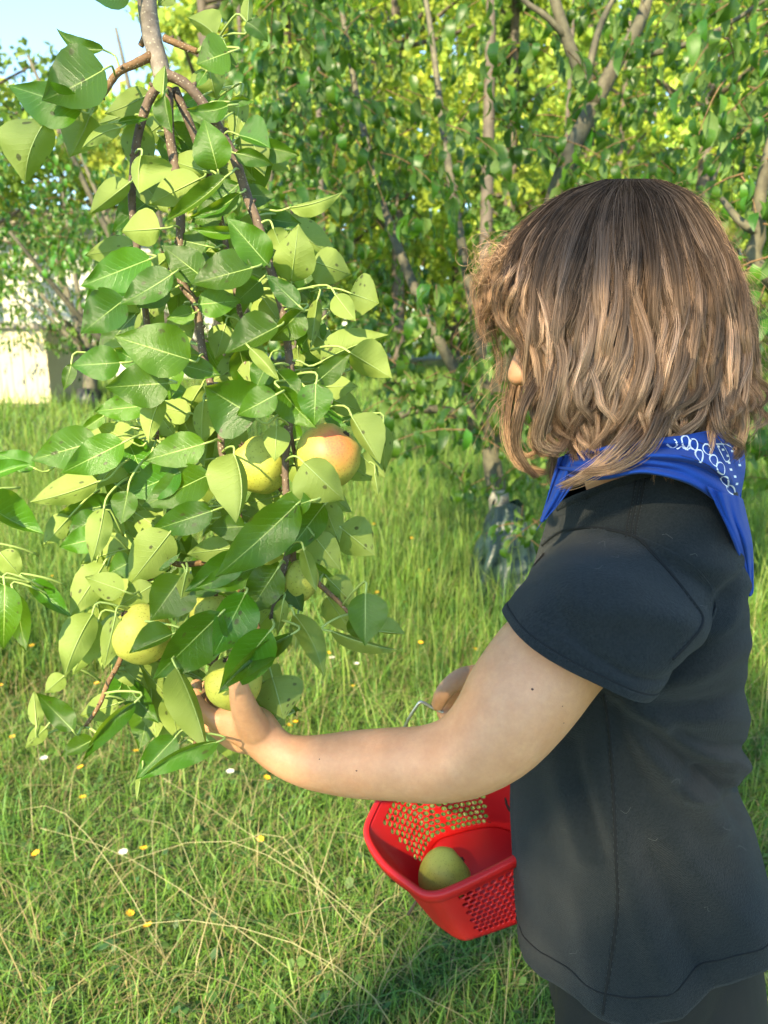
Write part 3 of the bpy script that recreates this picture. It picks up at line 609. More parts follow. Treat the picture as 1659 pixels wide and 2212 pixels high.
# crop, base x,y, tip x,y, visible half width left / right of the way base->tip, face seen (T top, U under), depth, bow
LEAVES = [
(1,450,300,180,435,95,135,'T',.61,8),(1,350,480,35,370,95,60,'T',.635,-8),(1,195,528,110,795,70,125,'U',.63,-30),(1,390,500,300,680,65,85,'U',.655,8),(1,385,440,380,505,32,32,'U',.65,0),
(1,520,552,350,645,34,26,'U',.64,-22),(1,510,530,645,515,16,14,'T',.65,6),(1,705,400,713,280,38,12,'U',.62,0),(1,712,415,745,578,18,46,'T',.622,-8),(1,988,226,848,277,66,84,'T',.64,0),
(1,975,200,1025,285,30,30,'T',.66,0),(1,890,310,845,378,20,20,'T',.67,0),(1,900,285,935,430,48,72,'U',.69,0),(1,988,455,803,470,42,30,'T',.64,24),(1,990,440,1098,440,12,24,'T',.66,10),
(1,1040,408,1010,622,36,36,'U',.69,0),(1,940,732,880,510,70,64,'T',.635,0),(1,1032,584,1170,642,84,16,'T',.65,10),(1,1018,662,1185,715,26,36,'T',.645,10),(1,930,152,808,75,28,70,'U',.66,-14),
(1,1065,95,1158,182,34,32,'T',.66,12),(1,1070,92,1078,-40,26,16,'U',.67,0),(1,560,-14,403,-4,42,58,'T',.66,0),(1,745,-30,680,25,34,30,'U',.68,0),(1,445,215,243,122,20,34,'T',.68,42),
(1,612,670,602,836,112,28,'U',.625,-10),(1,560,790,383,928,32,58,'U',.66,0),(1,690,988,523,1000,58,74,'U',.645,0),(1,890,742,722,690,40,62,'U',.665,0),(1,862,773,638,885,58,66,'U',.655,0),
(1,975,764,700,962,14,50,'T',.63,20),(1,1035,835,813,938,30,26,'T',.645,26),(1,952,905,826,960,46,50,'T',.675,0),(1,1050,842,1192,850,40,42,'T',.675,0),(1,1252,897,1482,828,10,44,'U',.66,-16),
(1,1030,1002,828,985,24,24,'T',.655,14),(1,1155,1142,978,938,56,66,'T',.625,0),(1,1180,985,1225,1100,40,36,'U',.655,0),(1,1258,1215,1290,966,70,76,'U',.665,0),(1,1352,1128,1518,1187,66,68,'U',.68,0),
(1,890,1062,752,1030,50,46,'T',.67,0),(1,1020,1010,890,1088,40,40,'U',.70,0),(1,872,1195,698,1060,56,62,'T',.635,0),
(3,1030,56,775,124,50,80,'T',.615,0),(3,614,20,328,132,76,68,'T',.62,0),(3,703,82,486,208,48,62,'T',.61,6),(3,508,186,328,326,62,84,'T',.64,0),(3,692,150,556,218,36,36,'T',.66,0),
(3,808,206,988,190,50,48,'T',.645,0),(3,1062,108,955,206,42,46,'T',.66,0),(3,1220,212,1084,82,34,36,'T',.62,0),(3,1370,168,1452,275,34,42,'U',.65,0),(3,1430,160,1548,202,78,72,'U',.665,0),
(3,1075,182,1152,292,32,38,'U',.68,0),(3,1296,186,1268,390,22,26,'U',.66,0),(3,795,240,678,265,32,32,'T',.665,0),(3,1136,295,918,408,28,84,'T',.625,0),(3,1232,232,1102,356,62,30,'T',.63,0),
(3,775,432,464,336,84,92,'T',.61,0),(3,742,452,902,495,40,34,'T',.63,0),(3,490,444,288,456,54,60,'T',.63,0),(3,292,450,260,558,26,22,'T',.66,0),(3,500,378,405,385,22,24,'U',.67,0),(3,568,446,468,385,36,34,'T',.66,0),
(3,692,527,428,545,76,78,'T',.62,0),(3,662,588,608,775,34,46,'U',.615,-18),(3,588,620,384,642,42,48,'T',.65,0),(3,425,660,318,732,22,20,'T',.67,0),(3,542,768,394,698,42,46,'U',.675,0),
(3,398,764,126,842,66,72,'T',.635,0),(3,503,770,248,896,62,62,'T',.615,0),(3,397,930,120,1014,40,58,'U',.645,10),(3,548,890,378,920,24,24,'U',.685,0),(3,835,774,582,845,56,58,'T',.62,0),
(3,737,890,503,990,58,64,'T',.635,0),(3,855,900,576,1034,62,68,'T',.615,0),(3,778,650,636,622,44,40,'U',.675,0),(3,640,640,722,755,50,50,'U',.69,0),(3,832,600,826,782,58,30,'U',.655,-6),
(3,1045,668,836,540,112,92,'T',.61,0),(3,1128,574,964,660,48,54,'T',.60,0),(3,1140,544,1294,712,34,58,'T',.605,-8),(3,1130,478,1248,602,40,42,'T',.62,0),(3,1290,530,1282,702,58,58,'T',.615,0),
(3,1290,526,1433,402,32,40,'T',.62,0),(3,1312,440,1588,330,66,30,'U',.65,14),(3,1430,404,1602,507,78,42,'U',.635,0),(3,1300,542,1462,540,42,44,'U',.66,0),(3,1370,600,1476,642,42,40,'U',.68,0),
(3,1335,620,1442,702,44,44,'T',.695,0),(3,1436,664,1552,858,80,24,'U',.63,0),(3,1562,700,1572,892,32,28,'U',.645,0),(3,1470,820,1572,912,36,36,'U',.66,0),(3,1530,900,1546,992,15,15,'U',.655,0),
(3,1130,702,1122,848,46,42,'U',.625,0),(3,955,815,963,1100,20,112,'U',.605,38),(3,1240,852,1408,1008,58,98,'U',.60,0),(3,920,290,880,430,48,46,'U',.69,0),(3,1002,430,868,522,46,48,'U',.70,0),
(3,1020,384,1142,522,22,26,'U',.625,8),(3,1215,378,1222,482,24,24,'U',.69,0),(3,1100,430,1036,565,44,46,'T',.68,0),(3,-60,918,138,858,38,16,'T',.64,12),
(4,-70,75,180,210,84,20,'T',.62,-20),(4,0,285,92,392,44,40,'U',.65,0),(4,118,404,292,550,44,26,'T',.63,-6),(4,20,420,14,684,58,72,'T',.60,0),(4,60,455,106,694,38,44,'T',.615,0),(4,-5,408,84,462,14,18,'T',.63,0),
(4,284,140,176,258,36,44,'U',.68,0),(4,402,136,272,218,44,44,'T',.66,0),(4,402,226,240,264,40,48,'T',.655,0),(4,425,108,374,328,38,50,'U',.625,6),(4,694,205,524,424,68,80,'U',.635,0),(4,522,36,494,174,40,48,'T',.63,0),
(4,866,116,608,200,52,54,'T',.625,0),(4,1000,180,848,186,44,46,'T',.645,0),(4,1214,86,876,388,84,70,'T',.60,8),(4,1268,74,1088,132,36,48,'T',.595,0),(4,1322,92,1162,302,50,60,'T',.62,0),(4,1320,80,1386,247,46,50,'U',.635,0),
(4,1278,212,1392,358,50,54,'U',.63,0),(4,1388,182,1532,298,74,60,'U',.65,0),(4,1046,346,798,432,50,44,'T',.625,0),(4,1002,292,752,448,52,48,'T',.615,0),(4,905,420,758,456,26,26,'T',.65,0),(4,1136,348,1003,550,58,64,'T',.605,0),
(4,762,364,726,608,44,24,'U',.60,-8),(4,742,386,613,565,90,66,'T',.615,0),(4,722,232,596,378,42,38,'T',.655,0),(4,424,336,284,550,52,60,'U',.665,0),(4,442,335,408,402,26,26,'U',.68,0),(4,505,442,346,385,48,44,'U',.63,0),
(4,622,420,488,502,42,42,'U',.65,0),(4,540,320,442,372,46,46,'T',.66,0),(4,378,536,264,795,48,66,'U',.62,-14),(4,402,566,294,792,48,44,'U',.64,0),(4,472,545,424,762,46,34,'U',.625,0),(4,705,618,526,698,14,64,'T',.605,0),
(4,902,534,622,806,92,62,'T',.595,0),(4,1002,452,868,712,84,58,'T',.59,0),(4,1102,606,893,862,74,60,'T',.575,0),(4,1192,618,888,864,46,20,'T',.583,-34),(4,1200,538,1322,794,44,40,'U',.615,26),(4,1214,548,1206,692,22,24,'U',.64,0),
(4,1492,452,1490,668,74,56,'T',.61,0),(4,1542,606,1656,618,48,6,'U',.64,0),(4,1352,606,1642,686,10,34,'U',.625,-16),(4,1440,545,1502,655,34,38,'T',.64,0),(4,1336,466,1442,622,46,48,'U',.66,0),(4,1342,395,1450,500,48,46,'U',.665,0),
(4,722,756,846,1104,20,84,'U',.60,16),(4,692,868,730,1062,46,46,'U',.66,0),(4,1112,796,1160,968,92,66,'U',.655,0),(4,716,1040,552,1214,52,48,'T',.635,0),(4,888,1058,566,1218,52,12,'T',.61,-36),(4,732,1074,598,1182,38,36,'U',.65,0),
(4,548,898,336,1142,44,14,'T',.61,-34),(4,382,1050,246,1120,20,38,'T',.62,0),(4,298,1012,148,858,36,48,'T',.62,0),(4,150,992,138,848,26,26,'U',.64,0),(4,188,1000,102,1084,26,26,'U',.64,0),(4,482,900,326,952,46,46,'U',.66,0),
(4,262,790,180,860,30,32,'U',.66,0),(4,1160,955,1098,990,24,24,'U',.66,0),(4,584,1150,558,1304,16,16,'U',.63,0),(4,1110,60,1000,90,46,46,'U',.70,0),(4,942,268,762,292,42,44,'U',.655,0),(4,1240,274,1292,445,24,28,'U',.60,0),
(4,1186,424,1236,530,28,30,'T',.645,0),(4,1158,475,1132,625,22,26,'U',.61,0),(4,140,-60,-20,-120,30,40,'T',.66,0)]
random.seed(11)
# twigs inside the bunch that leaf stalks run to
BR = {
 'stem': ([T1(622, -150), T1(632, -40), T1(640, 60), T1(658, 170), T1(683, 255), T1(705, 340)], .675, .675, .0085, .0078),
 'b1': ([T1(700, 350), T1(645, 430), T1(602, 560), T1(580, 700), T1(570, 880), T1(592, 1070), T3(600, 280), T3(615, 420), T3(635, 600), T3(640, 760)], .675, .69, .0044, .0022),
 'b2': ([T1(725, 385), T1(730, 560), T1(745, 660), T1(770, 800), T1(780, 960), T3(738, 100), T3(800, 210), T3(826, 390), T3(862, 540), T3(900, 700), T3(908, 820), T4(970, 40), T4(975, 130)], .68, .67, .0047, .0026),
 'b3': ([T1(755, 385), T1(830, 560), T1(880, 700), T1(930, 840), T1(960, 980), T3(990, 300), T3(1005, 500)], .685, .70, .0041, .0022),
 'b4': ([T1(715, 320), T1(800, 362), T1(880, 450), T1(960, 580), T1(1020, 700), T1(1072, 860), T1(1112, 960), T1(1150, 1085), T3(1095, 30), T3(1132, 150), T3(1160, 260), T3(1178, 400), T3(1190, 520), T3(1182, 700), T3(1165, 850), T4(1170, 90), T4(1180, 250), T4(1140, 420), T4(1110, 560)], .67, .645, .0047, .0026),
 't1': ([T1(650, 243), T1(585, 275), T1(508, 315), T1(450, 400), T1(410, 440)], .672, .655, .0044, .0022),
 't2': ([T1(712, 165), T1(780, 195), T1(852, 222)], .675, .67, .0034, .0026),
 't3': ([T1(632, 138), T1(624, 165), T1(608, 198)], .68, .685, .0032, .0026),
 't4': ([T4(640, 330), T4(560, 520), T4(492, 720), T4(440, 820), T4(405, 910), T4(345, 1000)], .67, .64, .0028, .0016),
 't5': ([T4(1180, 300), T4(1330, 440), T4(1385, 490), T4(1440, 552)], .66, .645, .0026, .0014),
 't6': ([T4(975, 130), T4(1000, 300), T4(1030, 500), T4(1060, 620)], .67, .65, .0028, .002),
 't7': ([T4(1000, 300), T4(760, 335), T4(690, 318)], .67, .66, .0028, .0024),
 't8': ([T4(1000, 400), T4(840, 830), T4(815, 1000), T4(780, 1110)], .665, .64, .0026, .0016),
}
br = empty('pear_branch', P(320, 100, .675), 'hanging pear branch heavy with spotted leaves and fruit in front of the child', 'branch')
BP = {}
mb = MB(); mt = MB(); mbo = MB(); DPA = []
for k, (pts, d0, d1, r0, r1) in BR.items():
    n = max(14, 5 * len(pts)); p2 = catmull([(x, y, 0) for x, y in pts], n); dd = np.linspace(d0, d1, n)
    W = np.array([P(x, y, d) for (x, y, _), d in zip(p2, dd)])
    rad = np.linspace(r0, r1, n) * (1 + .10 * np.array([nz((i * .9, len(k), 0), 1.0) for i in range(n)]))
    if k == 'stem':
        W = np.vstack([catmull([W[0] + [-1.1, -.55, .75], W[0] + [-.35, -.22, .48], W[0] + [-.05, -.04, .18], W[0]], 12)[:-1], W]); rad = np.concatenate([np.linspace(.02, r0, 11), rad])
    one = MB(); one.tube(W, rad, 12 if k[0] != 't' else 8); one.build('stem' if k == 'stem' else 'bough' if k[0] == 'b' else 'twig', M['bark' if k == 'stem' else 'bough' if k[0] == 'b' else 'twig'], br)
    BP[k] = W; DPA += [(x, y, d) for (x, y, _), d in zip(p2, dd)]
    for i in range(3, n - 1, 4) if k != 'stem' else ():      # spurs where leaves and fruit sit
        q = W[-(n - i)] if k == 'stem' else W[i]; dv = RNG.normal(0, 1, 3); dv = unit(dv); rr = rad[i] if k != 'stem' else r0
        mbo.tube([q + dv * rr * .5, q + dv * rr * 1.3, q + dv * rr * 1.7], [rr * .5, rr * .42, rr * .2], 6)
mbo.build('spurs', M['bough'], br)['kind'] = 'stuff'; DPA = np.array(DPA)

def prof(t): return np.sin(np.pi * t ** .74) ** .85 * (1 - .36 * np.clip((t - .7) / .3, 0, 1) ** 1.4)
def make_leaf(base, tip, wl, wr, face, d, bow, parent, i):
    b = np.array(base); e = np.array(tip); v = e - b; L = np.linalg.norm(v); dr = v / L; nl = np.array([dr[1], -dr[0]])
    W = max(wl, wr, .27 * L) * 1.06; sg = -1 if face == 'T' else 1
    NT_, NS = 15, 5; V = []; U = []; rowlen = 2 * NS - 1
    dtip = random.uniform(-.016, .026) * (L / 120); curl = random.uniform(-.010, .013) * (L / 120); ph = random.uniform(0, 6); px = d / FPX
    wl_, wr_ = (max(3., w_) for w_ in (wl, wr)); 
    for j in range(NT_):
        t_ = j / (NT_ - 1); t2_ = min(max(t_, .004), .999); w_ = float(prof(np.array(t2_))) if 0 < j < NT_ - 1 else (.10 if j == 0 else .0)
        tn = t_ ** 1.05; c = b + v * tn + nl * bow * 4 * tn * (1 - tn) * .75; dc = d + dtip * tn + curl * 4 * tn * (1 - tn)
        ser = 1 + .018 * math.sin(j * 2.4 + ph)
        for s in range(-(NS - 1), NS):
            f = abs(s) / (NS - 1); hw = (wl_ if s > 0 else wr_)          # s>0: left of the way
            lat = nl * hw * w_ * f * (1 if s > 0 else -1) * ser
            lat = lat + dr * (-.10 * hw * w_ * f * f)                     # margins sweep toward the base like a real blade
            dep = sg * math.sqrt(max(0, W * W - hw * hw)) * w_ * f ** 1.25 * px * .62
            dep += .0016 * math.sin(6.283 * 2.3 * t_ + ph + (0 if s > 0 else 2)) * f * f * (L / 120)
            V.append(P(c[0] + lat[0], c[1] + lat[1], dc + dep)); U.append((t_, .5 + .5 * s / (NS - 1)))
    F = grid_faces(rowlen, NT_)
    A_, B_, C_ = V[F[len(F) // 2][0]], V[F[len(F) // 2][1]], V[F[len(F) // 2][3]]
    # orientation from the flat picture-plane winding so folded leaves keep one top side
    p0 = np.array(proj(V[7 * rowlen + 2])[:2]); p1 = np.array(proj(V[7 * rowlen + 6])[:2]); p2 = np.array(proj(V[8 * rowlen + 4])[:2])
    area = (p1[0] - p0[0]) * (p2[1] - p0[1]) - (p1[1] - p0[1]) * (p2[0] - p0[0])
    front = area < 0            # counter-clockwise in a y-up view = faces the camera
    if front != (face == 'T'): F = [f[::-1] for f in F]
    mat = [0] * len(F)
    mb = MB(); mb.add(V, F, 0, U)
    # stalk
    q = DPA[:, :2] - b; dist = np.hypot(q[:, 0], q[:, 1]) + .35 * np.maximum(0, q[:, 1] + 10) ; k = int(np.argmin(dist)); tgt = DPA[k].copy()
    if dist[k] > 85: tgt = np.array([*(b + (DPA[k][:2] - b) / dist[k] * 85), d + .03])
    m1 = b - dr * min(26, .3 * dist[k] + 6); pts = [P(*(b + v * .02), d + dtip * 0), P(m1[0], m1[1], d + .006), P(m1[0] * .45 + tgt[0] * .55, m1[1] * .45 + tgt[1] * .55 - 5, d * .5 + tgt[2] * .5), P(*tgt)]
    mb.tube(catmull(pts, 9), np.linspace(.0009, .0011, 9), 5, 1)
    # raised midrib on the under side
    mid = [V[j * rowlen + NS - 1] + FWD * (.0003 if face == 'T' else -.0003) for j in range(NT_ - 1)]; mb.tube(mid, np.linspace(.0006, .00015, NT_ - 1), 4, 1)
    mb.build('leaf', [M['leaf'], M['stalk']], parent)
for i, (cr, bx, by, tx, ty, wl, wr, face, d, bow) in enumerate(LEAVES):
    f, s = TT[cr]; make_leaf(f(bx, by), f(tx, ty), wl * s * 1.27, wr * s * 1.27, face, d + random.uniform(-.004, .004), bow * s, br, i)
# leaves deeper inside the bunch
fill = []
for i in range(165):
    y = random.uniform(560, 1560) if i < 128 else random.uniform(180, 560)
    xc = np.interp(y, [180, 560, 800, 1000, 1300, 1560], [400, 470, 490, 470, 430, 420]); hw = np.interp(y, [180, 560, 800, 1000, 1300, 1560], [110, 190, 250, 270, 240, 130])
    x = xc + random.uniform(-1, 1) * hw; a = random.uniform(0, 6.283); L = random.uniform(90, 140)
    dx, dy = math.cos(a) * L, abs(math.sin(a)) * L * .9 + 15
    make_leaf((x, y), (x + dx, y + dy), random.uniform(.18, .36) * L, random.uniform(.18, .36) * L, random.choice('TUU'), random.uniform(.68, .75), random.uniform(-8, 8), br, 900 + i)

# ---- pears
t = NT('pear_skin'); tc = t.n('TexCoord'); oc = tc.outputs['Object']; g = tc.outputs['Generated']
c = t.mix(t.noise(26, 3, .6, oc), (.36, .37, .05), (.47, .46, .10)); c = t.mix(t.ramp(t.noise(70, 3, .6, oc), [(.52, (0, 0, 0)), (.75, (1, 1, 1))]), c, (.33, .35, .06))
vo = t.n('TexVoronoi'); vo.inputs['Scale'].default_value = 360; t.set(vo.inputs['Vector'], oc); c = t.mix(t.math('MULTIPLY', t.math('LESS_THAN', vo.outputs['Distance'], .27), .6), c, (.22, .21, .03))
va = t.n('Attribute'); va.attribute_name = 'blush'; c = t.mix(t.math('MULTIPLY', va.outputs['Fac'], t.math('ADD', .45, t.math('MULTIPLY', t.noise(600, 3, .8, oc), .75)), clamp=True), c, (.58, .10, .06))
ru = t.ramp(t.noise(24, 5, .75, oc), [(.60, (0, 0, 0)), (.74, (.5, .5, .5))]); c = t.mix(ru, c, (.30, .22, .06))
b = t.n('BsdfPrincipled', Roughness=.5); b.inputs['Specular IOR Level'].default_value = .35; t.set(b.inputs['Base Color'], c); b.inputs['Subsurface Weight'].default_value = .12; b.inputs['Subsurface Radius'].default_value = (.01, .008, .003); b.inputs['Subsurface Scale'].default_value = .5
t.set(b.inputs['Normal'], t.bump(t.noise(160, 3, .6, oc), .12, .002)); M['pear'] = t.done(b.outputs[0])
M['pstem'] = mat_simple('pear_stem', (.13, .075, .03), .7, .3, 80); M['calyx'] = mat_simple('pear_calyx', (.05, .03, .015), .9, .3, 80)
def pear(x, y, d, r, axis, label, group='pears', elong=1.12, blush=None, stem_to=None, stem_len=.022):
    c = P(x, y, d); r_m = r / FPX * d; z = unit(RGT * axis[0] - UPV * axis[1] + FWD * (axis[2] if len(axis) > 2 else 0)); a = unit(np.cross(z, FWD + .1)); b_ = np.cross(z, a)
    NU, NV = 36, 24; V = []
    for j in range(NV + 1):
        th = math.pi * j / NV; u = math.cos(th)
        rad = math.sin(th) * (1 - .16 * max(0, u) ** 1.2 + .05 * max(0, -u)) ; h = u * elong - .10 * math.exp(-((1 + u) / .09) ** 2) * -1 - (.05 * math.exp(-((1 - u) / .06) ** 2))
        for k in range(NU):
            q = 2 * math.pi * k / NU; bump = 1 + .020 * nz((math.cos(q) * math.sin(th), math.sin(q) * math.sin(th), u), 3.4, x * .02) + .030 * nz((math.cos(q) * math.sin(th), math.sin(q) * math.sin(th), u), 1.7, x * .01)
            V.append(c + r_m * bump * (rad * (a * math.cos(q) + b_ * math.sin(q)) + z * h))
    me = bigmesh('pear', V, grid_faces(NU, NV + 1, True)); at = me.attributes.new('blush', 'FLOAT', 'POINT')
    bl = np.zeros(len(V), np.float32)
    if blush is not None:
        bp = P(blush[0], blush[1], d - r_m / 1.15); dd = np.linalg.norm(np.array(V) - bp, axis=1); bl = np.clip(1.3 - dd / (blush[2] / FPX * d), 0, 1).astype(np.float32)
    at.data.foreach_set('value', bl)
    o = mesh_obj('pear', me, None, [M['pear']]); props(o, label, 'pear', group)
    top = c + z * r_m * (elong - .06)
    end = top + z * stem_len + a * stem_len * .25 if stem_to is None else np.array(stem_to)
    mb = MB(); mb.tube(catmull([top - z * .003, top + z * .006, (top + end) / 2 + z * .004, end], 9), np.linspace(.0014, .0021, 9), 7); mb.build('stem', M['pstem'], o)
    bot = c - z * r_m * (elong - .10); mb = MB()
    for k in range(5): q = 1.2566 * k; dv = a * math.cos(q) + b_ * math.sin(q); mb.add([bot + dv * .0012 - z * .001 + np.cross(z, dv) * .001, bot + dv * .0012 - z * .001 - np.cross(z, dv) * .001, bot + dv * .0046 - z * .0025], [(0, 1, 2)])
    mb.ellipsoid(bot, [a * .0035, b_ * .0035, z * .0015], 0, 10, 6); mb.build('calyx', M['calyx'], o); return o
pear(706, 988, .66, 71, (-.55, .62, .25), 'pear with a red blush hanging at the right behind a spotted pale leaf', blush=(722, 958, 62), stem_to=P(622, 905, .655), elong=1.05)
pear(562, 1006, .672, 62, (.55, .65, .3), 'plain yellow green pear hanging left of the blushed pear', stem_to=P(618, 920, .66), elong=1.05)
pear(650, 1255, .655, 38, (-.2, 1, .2), 'small pear half covered by leaves below the blushed pear', stem_to=P(634, 1165, .655), elong=1.3)
pear(306, 1372, .645, 65, (.5, .75, .25), 'large speckled pear low on the left with a leaf folded over it', stem_to=P(352, 1275, .66), elong=1.03)
pear(457, 1330, .672, 46, (0, 1, 0), 'pear hidden in deep leaves above the child hand', stem_to=P(470, 1240, .665), elong=1.1)
pear(506, 1476, .632, 62, (.25, .95, .25), 'pear being picked, held between the child thumb and fingers', stem_to=P(540, 1340, .645), elong=1.0)
# ================================================================== the child
YB = .745                                  # world-Y of the body axis
person = empty('person', (P(1390, 1300, .76)[0], YB, 0), 'child in charcoal t-shirt and blue bandana picking a pear, wavy brown hair', 'person')
t = NT('skin'); oc = t.n('TexCoord').outputs['Object']
c = t.mix(t.ramp(t.noise(38, 4, .65, oc), [(.3, (0, 0, 0)), (.7, (1, 1, 1))]), (.60, .285, .14), (.70, .365, .195)); c = t.mix(t.ramp(t.noise(240, 3, .7, oc), [(.35, (0, 0, 0)), (.8, (.35, .35, .35))]), c, (.50, .215, .12))
MOLES = [(1150, 1489, .583, .0011), (1215, 1526, .592, .0006), (1218, 1562, .594, .0006), (770, 1665, .618, .0008), (690, 1640, .64, .0006)]
b = t.n('BsdfPrincipled', Roughness=.48); t.set(b.inputs['Base Color'], c); b.inputs['Subsurface Weight'].default_value = .22; b.inputs['Subsurface Radius'].default_value = (1, .35, .2); b.inputs['Subsurface Scale'].default_value = .006; b.inputs['Specular IOR Level'].default_value = .4
t.set(b.inputs['Normal'], t.bump(t.math('ADD', t.noise(900, 3, .7, oc), t.noise(260, 3, .6, oc)), .22, .0012)); M['skin'] = t.done(b.outputs[0])

# ---- body: closed pieces grown into one continuous skin
body = MB()
def path(pts, n):           # pts: (x, y, depth, half width px) -> world points, radii
    q = catmull(pts, n); return np.array([P(a, b_, d) for a, b_, d, _ in q]), np.array([r_ / FPX * d for _, _, d, r_ in q])
# near arm
W, r_ = path([(1410, 1260, .765, 84), (1345, 1305, .708, 97), (1215, 1395, .648, 119), (1130, 1500, .630, 121), (1070, 1580, .628, 108), (1000, 1632, .632, 92), (925, 1650, .638, 82), (860, 1650, .642, 77), (767, 1650, .648, 71), (690, 1648, .652, 60), (640, 1640, .655, 51), (604, 1626, .655, 45), (578, 1604, .655, 45), (550, 1575, .652, 50)], 44)
body.tube(W, r_, 24, round_caps=True)
# near hand: palm, thumb in front of the pear, fingers behind it
W, r_ = path([(575, 1595, .655, 40), (540, 1572, .652, 46), (508, 1560, .655, 42), (484, 1556, .662, 32)], 10); body.tube(W, r_, 18, round_caps=True)
W, r_ = path([(568, 1596, .665, 32), (535, 1600, .668, 30), (500, 1590, .668, 28), (474, 1574, .668, 22)], 10); body.tube(W, r_, 16, round_caps=True)
W, r_ = path([(548, 1572, .640, 36), (530, 1535, .622, 31), (519, 1500, .607, 25), (512, 1470, .600, 21), (506, 1444, .601, 19), (503, 1428, .604, 16)], 16); body.tube(W, r_, 16, round_caps=True)
for f in ([(497, 1572, .655, 24), (462, 1552, .652, 22), (432, 1530, .652, 19.5), (422, 1502, .657, 17), (425, 1478, .666, 14.5)],
          [(500, 1588, .668, 23), (466, 1572, .674, 21), (440, 1546, .680, 18.5), (436, 1512, .686, 16.5), (446, 1480, .688, 14)],
          [(508, 1596, .678, 22), (480, 1580, .690, 20), (458, 1550, .698, 18), (456, 1516, .700, 16), (468, 1488, .698, 13.5)],
          [(524, 1600, .684, 20), (502, 1588, .698, 17), (486, 1560, .706, 15), (482, 1530, .708, 13.5), (490, 1508, .704, 12)]):
    W, r_ = path(f, 14); body.tube(W, r_, 14, round_caps=True)
# far arm and the hand that carries the basket
W, r_ = path([(1380, 1220, .86, 86), (1370, 1330, .89, 82), (1340, 1440, .90, 72), (1290, 1500, .90, 62), (1220, 1505, .885, 56), (1140, 1490, .865, 47), (1080, 1476, .85, 38), (1050, 1470, .842, 36)], 26); body.tube(W, r_, 20, round_caps=True)
W, r_ = path([(1062, 1473, .846, 38), (1032, 1476, .838, 40), (1006, 1486, .832, 38), (990, 1494, .830, 32)], 10); body.tube(W, r_, 18, round_caps=True)
W, r_ = path([(1030, 1462, .820, 27), (1000, 1466, .808, 25), (974, 1480, .802, 21), (956, 1500, .802, 19), (946, 1522, .806, 15.5)], 14); body.tube(W, r_, 14, round_caps=True)
for k, f in enumerate(([(1002, 1486, .826, 22), (972, 1502, .834, 20), (958, 1530, .834, 17.5), (966, 1552, .824, 16), (984, 1556, .814, 14)],
          [(1010, 1492, .836, 22), (980, 1510, .850, 20), (968, 1538, .848, 17.5), (976, 1560, .836, 16), (994, 1562, .826, 14)],
          [(1016, 1496, .848, 21), (990, 1518, .864, 19), (980, 1544, .861, 16.5), (990, 1564, .849, 15), (1006, 1566, .840, 13)],
          [(1022, 1500, .858, 19), (1002, 1522, .874, 16), (994, 1544, .871, 14.5), (1004, 1562, .861, 13), (1018, 1564, .853, 12)])):
    W, r_ = path(f, 14); body.tube(W, r_, 14, round_caps=True)
# torso and hips under the shirt, neck, legs
def ring(x0, x1, y, hd, n=40, Y=YB, slope=0.0):
    out = []
    for k in range(n):
        a = 2 * math.pi * k / n; cx_, ax_ = (x0 + x1) / 2, (x1 - x0) / 2
        c0 = PY(cx_, y, Y); s_ = proj(c0)[2] / FPX
        out.append(c0 + RGT * (ax_ * s_ * math.cos(a)) + np.array([0, 1, 0]) * (hd * math.sin(a)) + np.array([0, 0, 1.0]) * (slope * math.cos(a)))
    return out
body.rings([ring(1330, 1480, 1075, .045), ring(1250, 1540, 1130, .085), ring(1220, 1560, 1220, .105), ring(1200, 1560, 1400, .095), ring(1190, 1540, 1600, .090), ring(1180, 1550, 1800, .095), ring(1210, 1590, 2000, .105), ring(1250, 1580, 2140, .095)])
W, r_ = path([(1420, 1150, .775, 118), (1390, 1080, .765, 112), (1362, 1000, .755, 104), (1340, 900, .745, 104), (1330, 820, .74, 100)], 14); body.tube(W, r_, 22, round_caps=True)
# head, turned in profile and bent a little forward
HD = .735; HA = R(14); hf = unit(-RGT * math.cos(HA) - UPV * math.sin(HA)); hu = unit(UPV * math.cos(HA) - RGT * math.sin(HA)); hs_ = -FWD
H0 = P(1322, 655, HD)
def hp(f, u, s=0.0): return H0 + hf * f + hu * u + hs_ * s
body.ellipsoid(hp(-.004, .012), [hf * .094, hs_ * .072, hu * .090], 0, 28, 18)
body.ellipsoid(hp(.030, -.045), [hf * .058, hs_ * .058, hu * .082], 0, 24, 16)
body.ellipsoid(hp(.058, -.098), [hf * .026, hs_ * .030, hu * .024], 0, 16, 10)
body.ellipsoid(hp(.020, -.080), [hf * .058, hs_ * .050, hu * .035], 0, 20, 12)
body.tube([hp(.083, -.012), hp(.096, -.032), hp(.104, -.045)], [.009, .010, .0105], 14, round_caps=True)            # nose
for s in (-1, 1):
    body.ellipsoid(hp(.096, -.050, s * .009), [hf * .009, hs_ * .007, hu * .007], 0, 10, 8)
    body.ellipsoid(hp(.070, -.046, s * .030), [hf * .018, hs_ * .020, hu * .022], 0, 14, 10)                        # cheeks
    body.ellipsoid(hp(.073, -.014, s * .028), [hf * .012, hs_ * .014, hu * .009], 0, 14, 10)                        # closed lids looking down
    body.tube([hp(.085, .004, s * .012), hp(.083, .006, s * .028), hp(.074, .003, s * .042)], [.006, .007, .005], 10, round_caps=True)
    body.ellipsoid(hp(-.010, -.020, s * .071), [hf * .017, hs_ * .008, hu * .028], 0, 14, 10)                       # ears
body.tube([hp(.078, -.071, -.018), hp(.088, -.069, 0), hp(.078, -.071, .018)], [.004, .0065, .004], 10, round_caps=True)
body.tube([hp(.076, -.080, -.016), hp(.085, -.080, 0), hp(.076, -.080, .016)], [.004, .0065, .004], 10, round_caps=True)
FEET = []
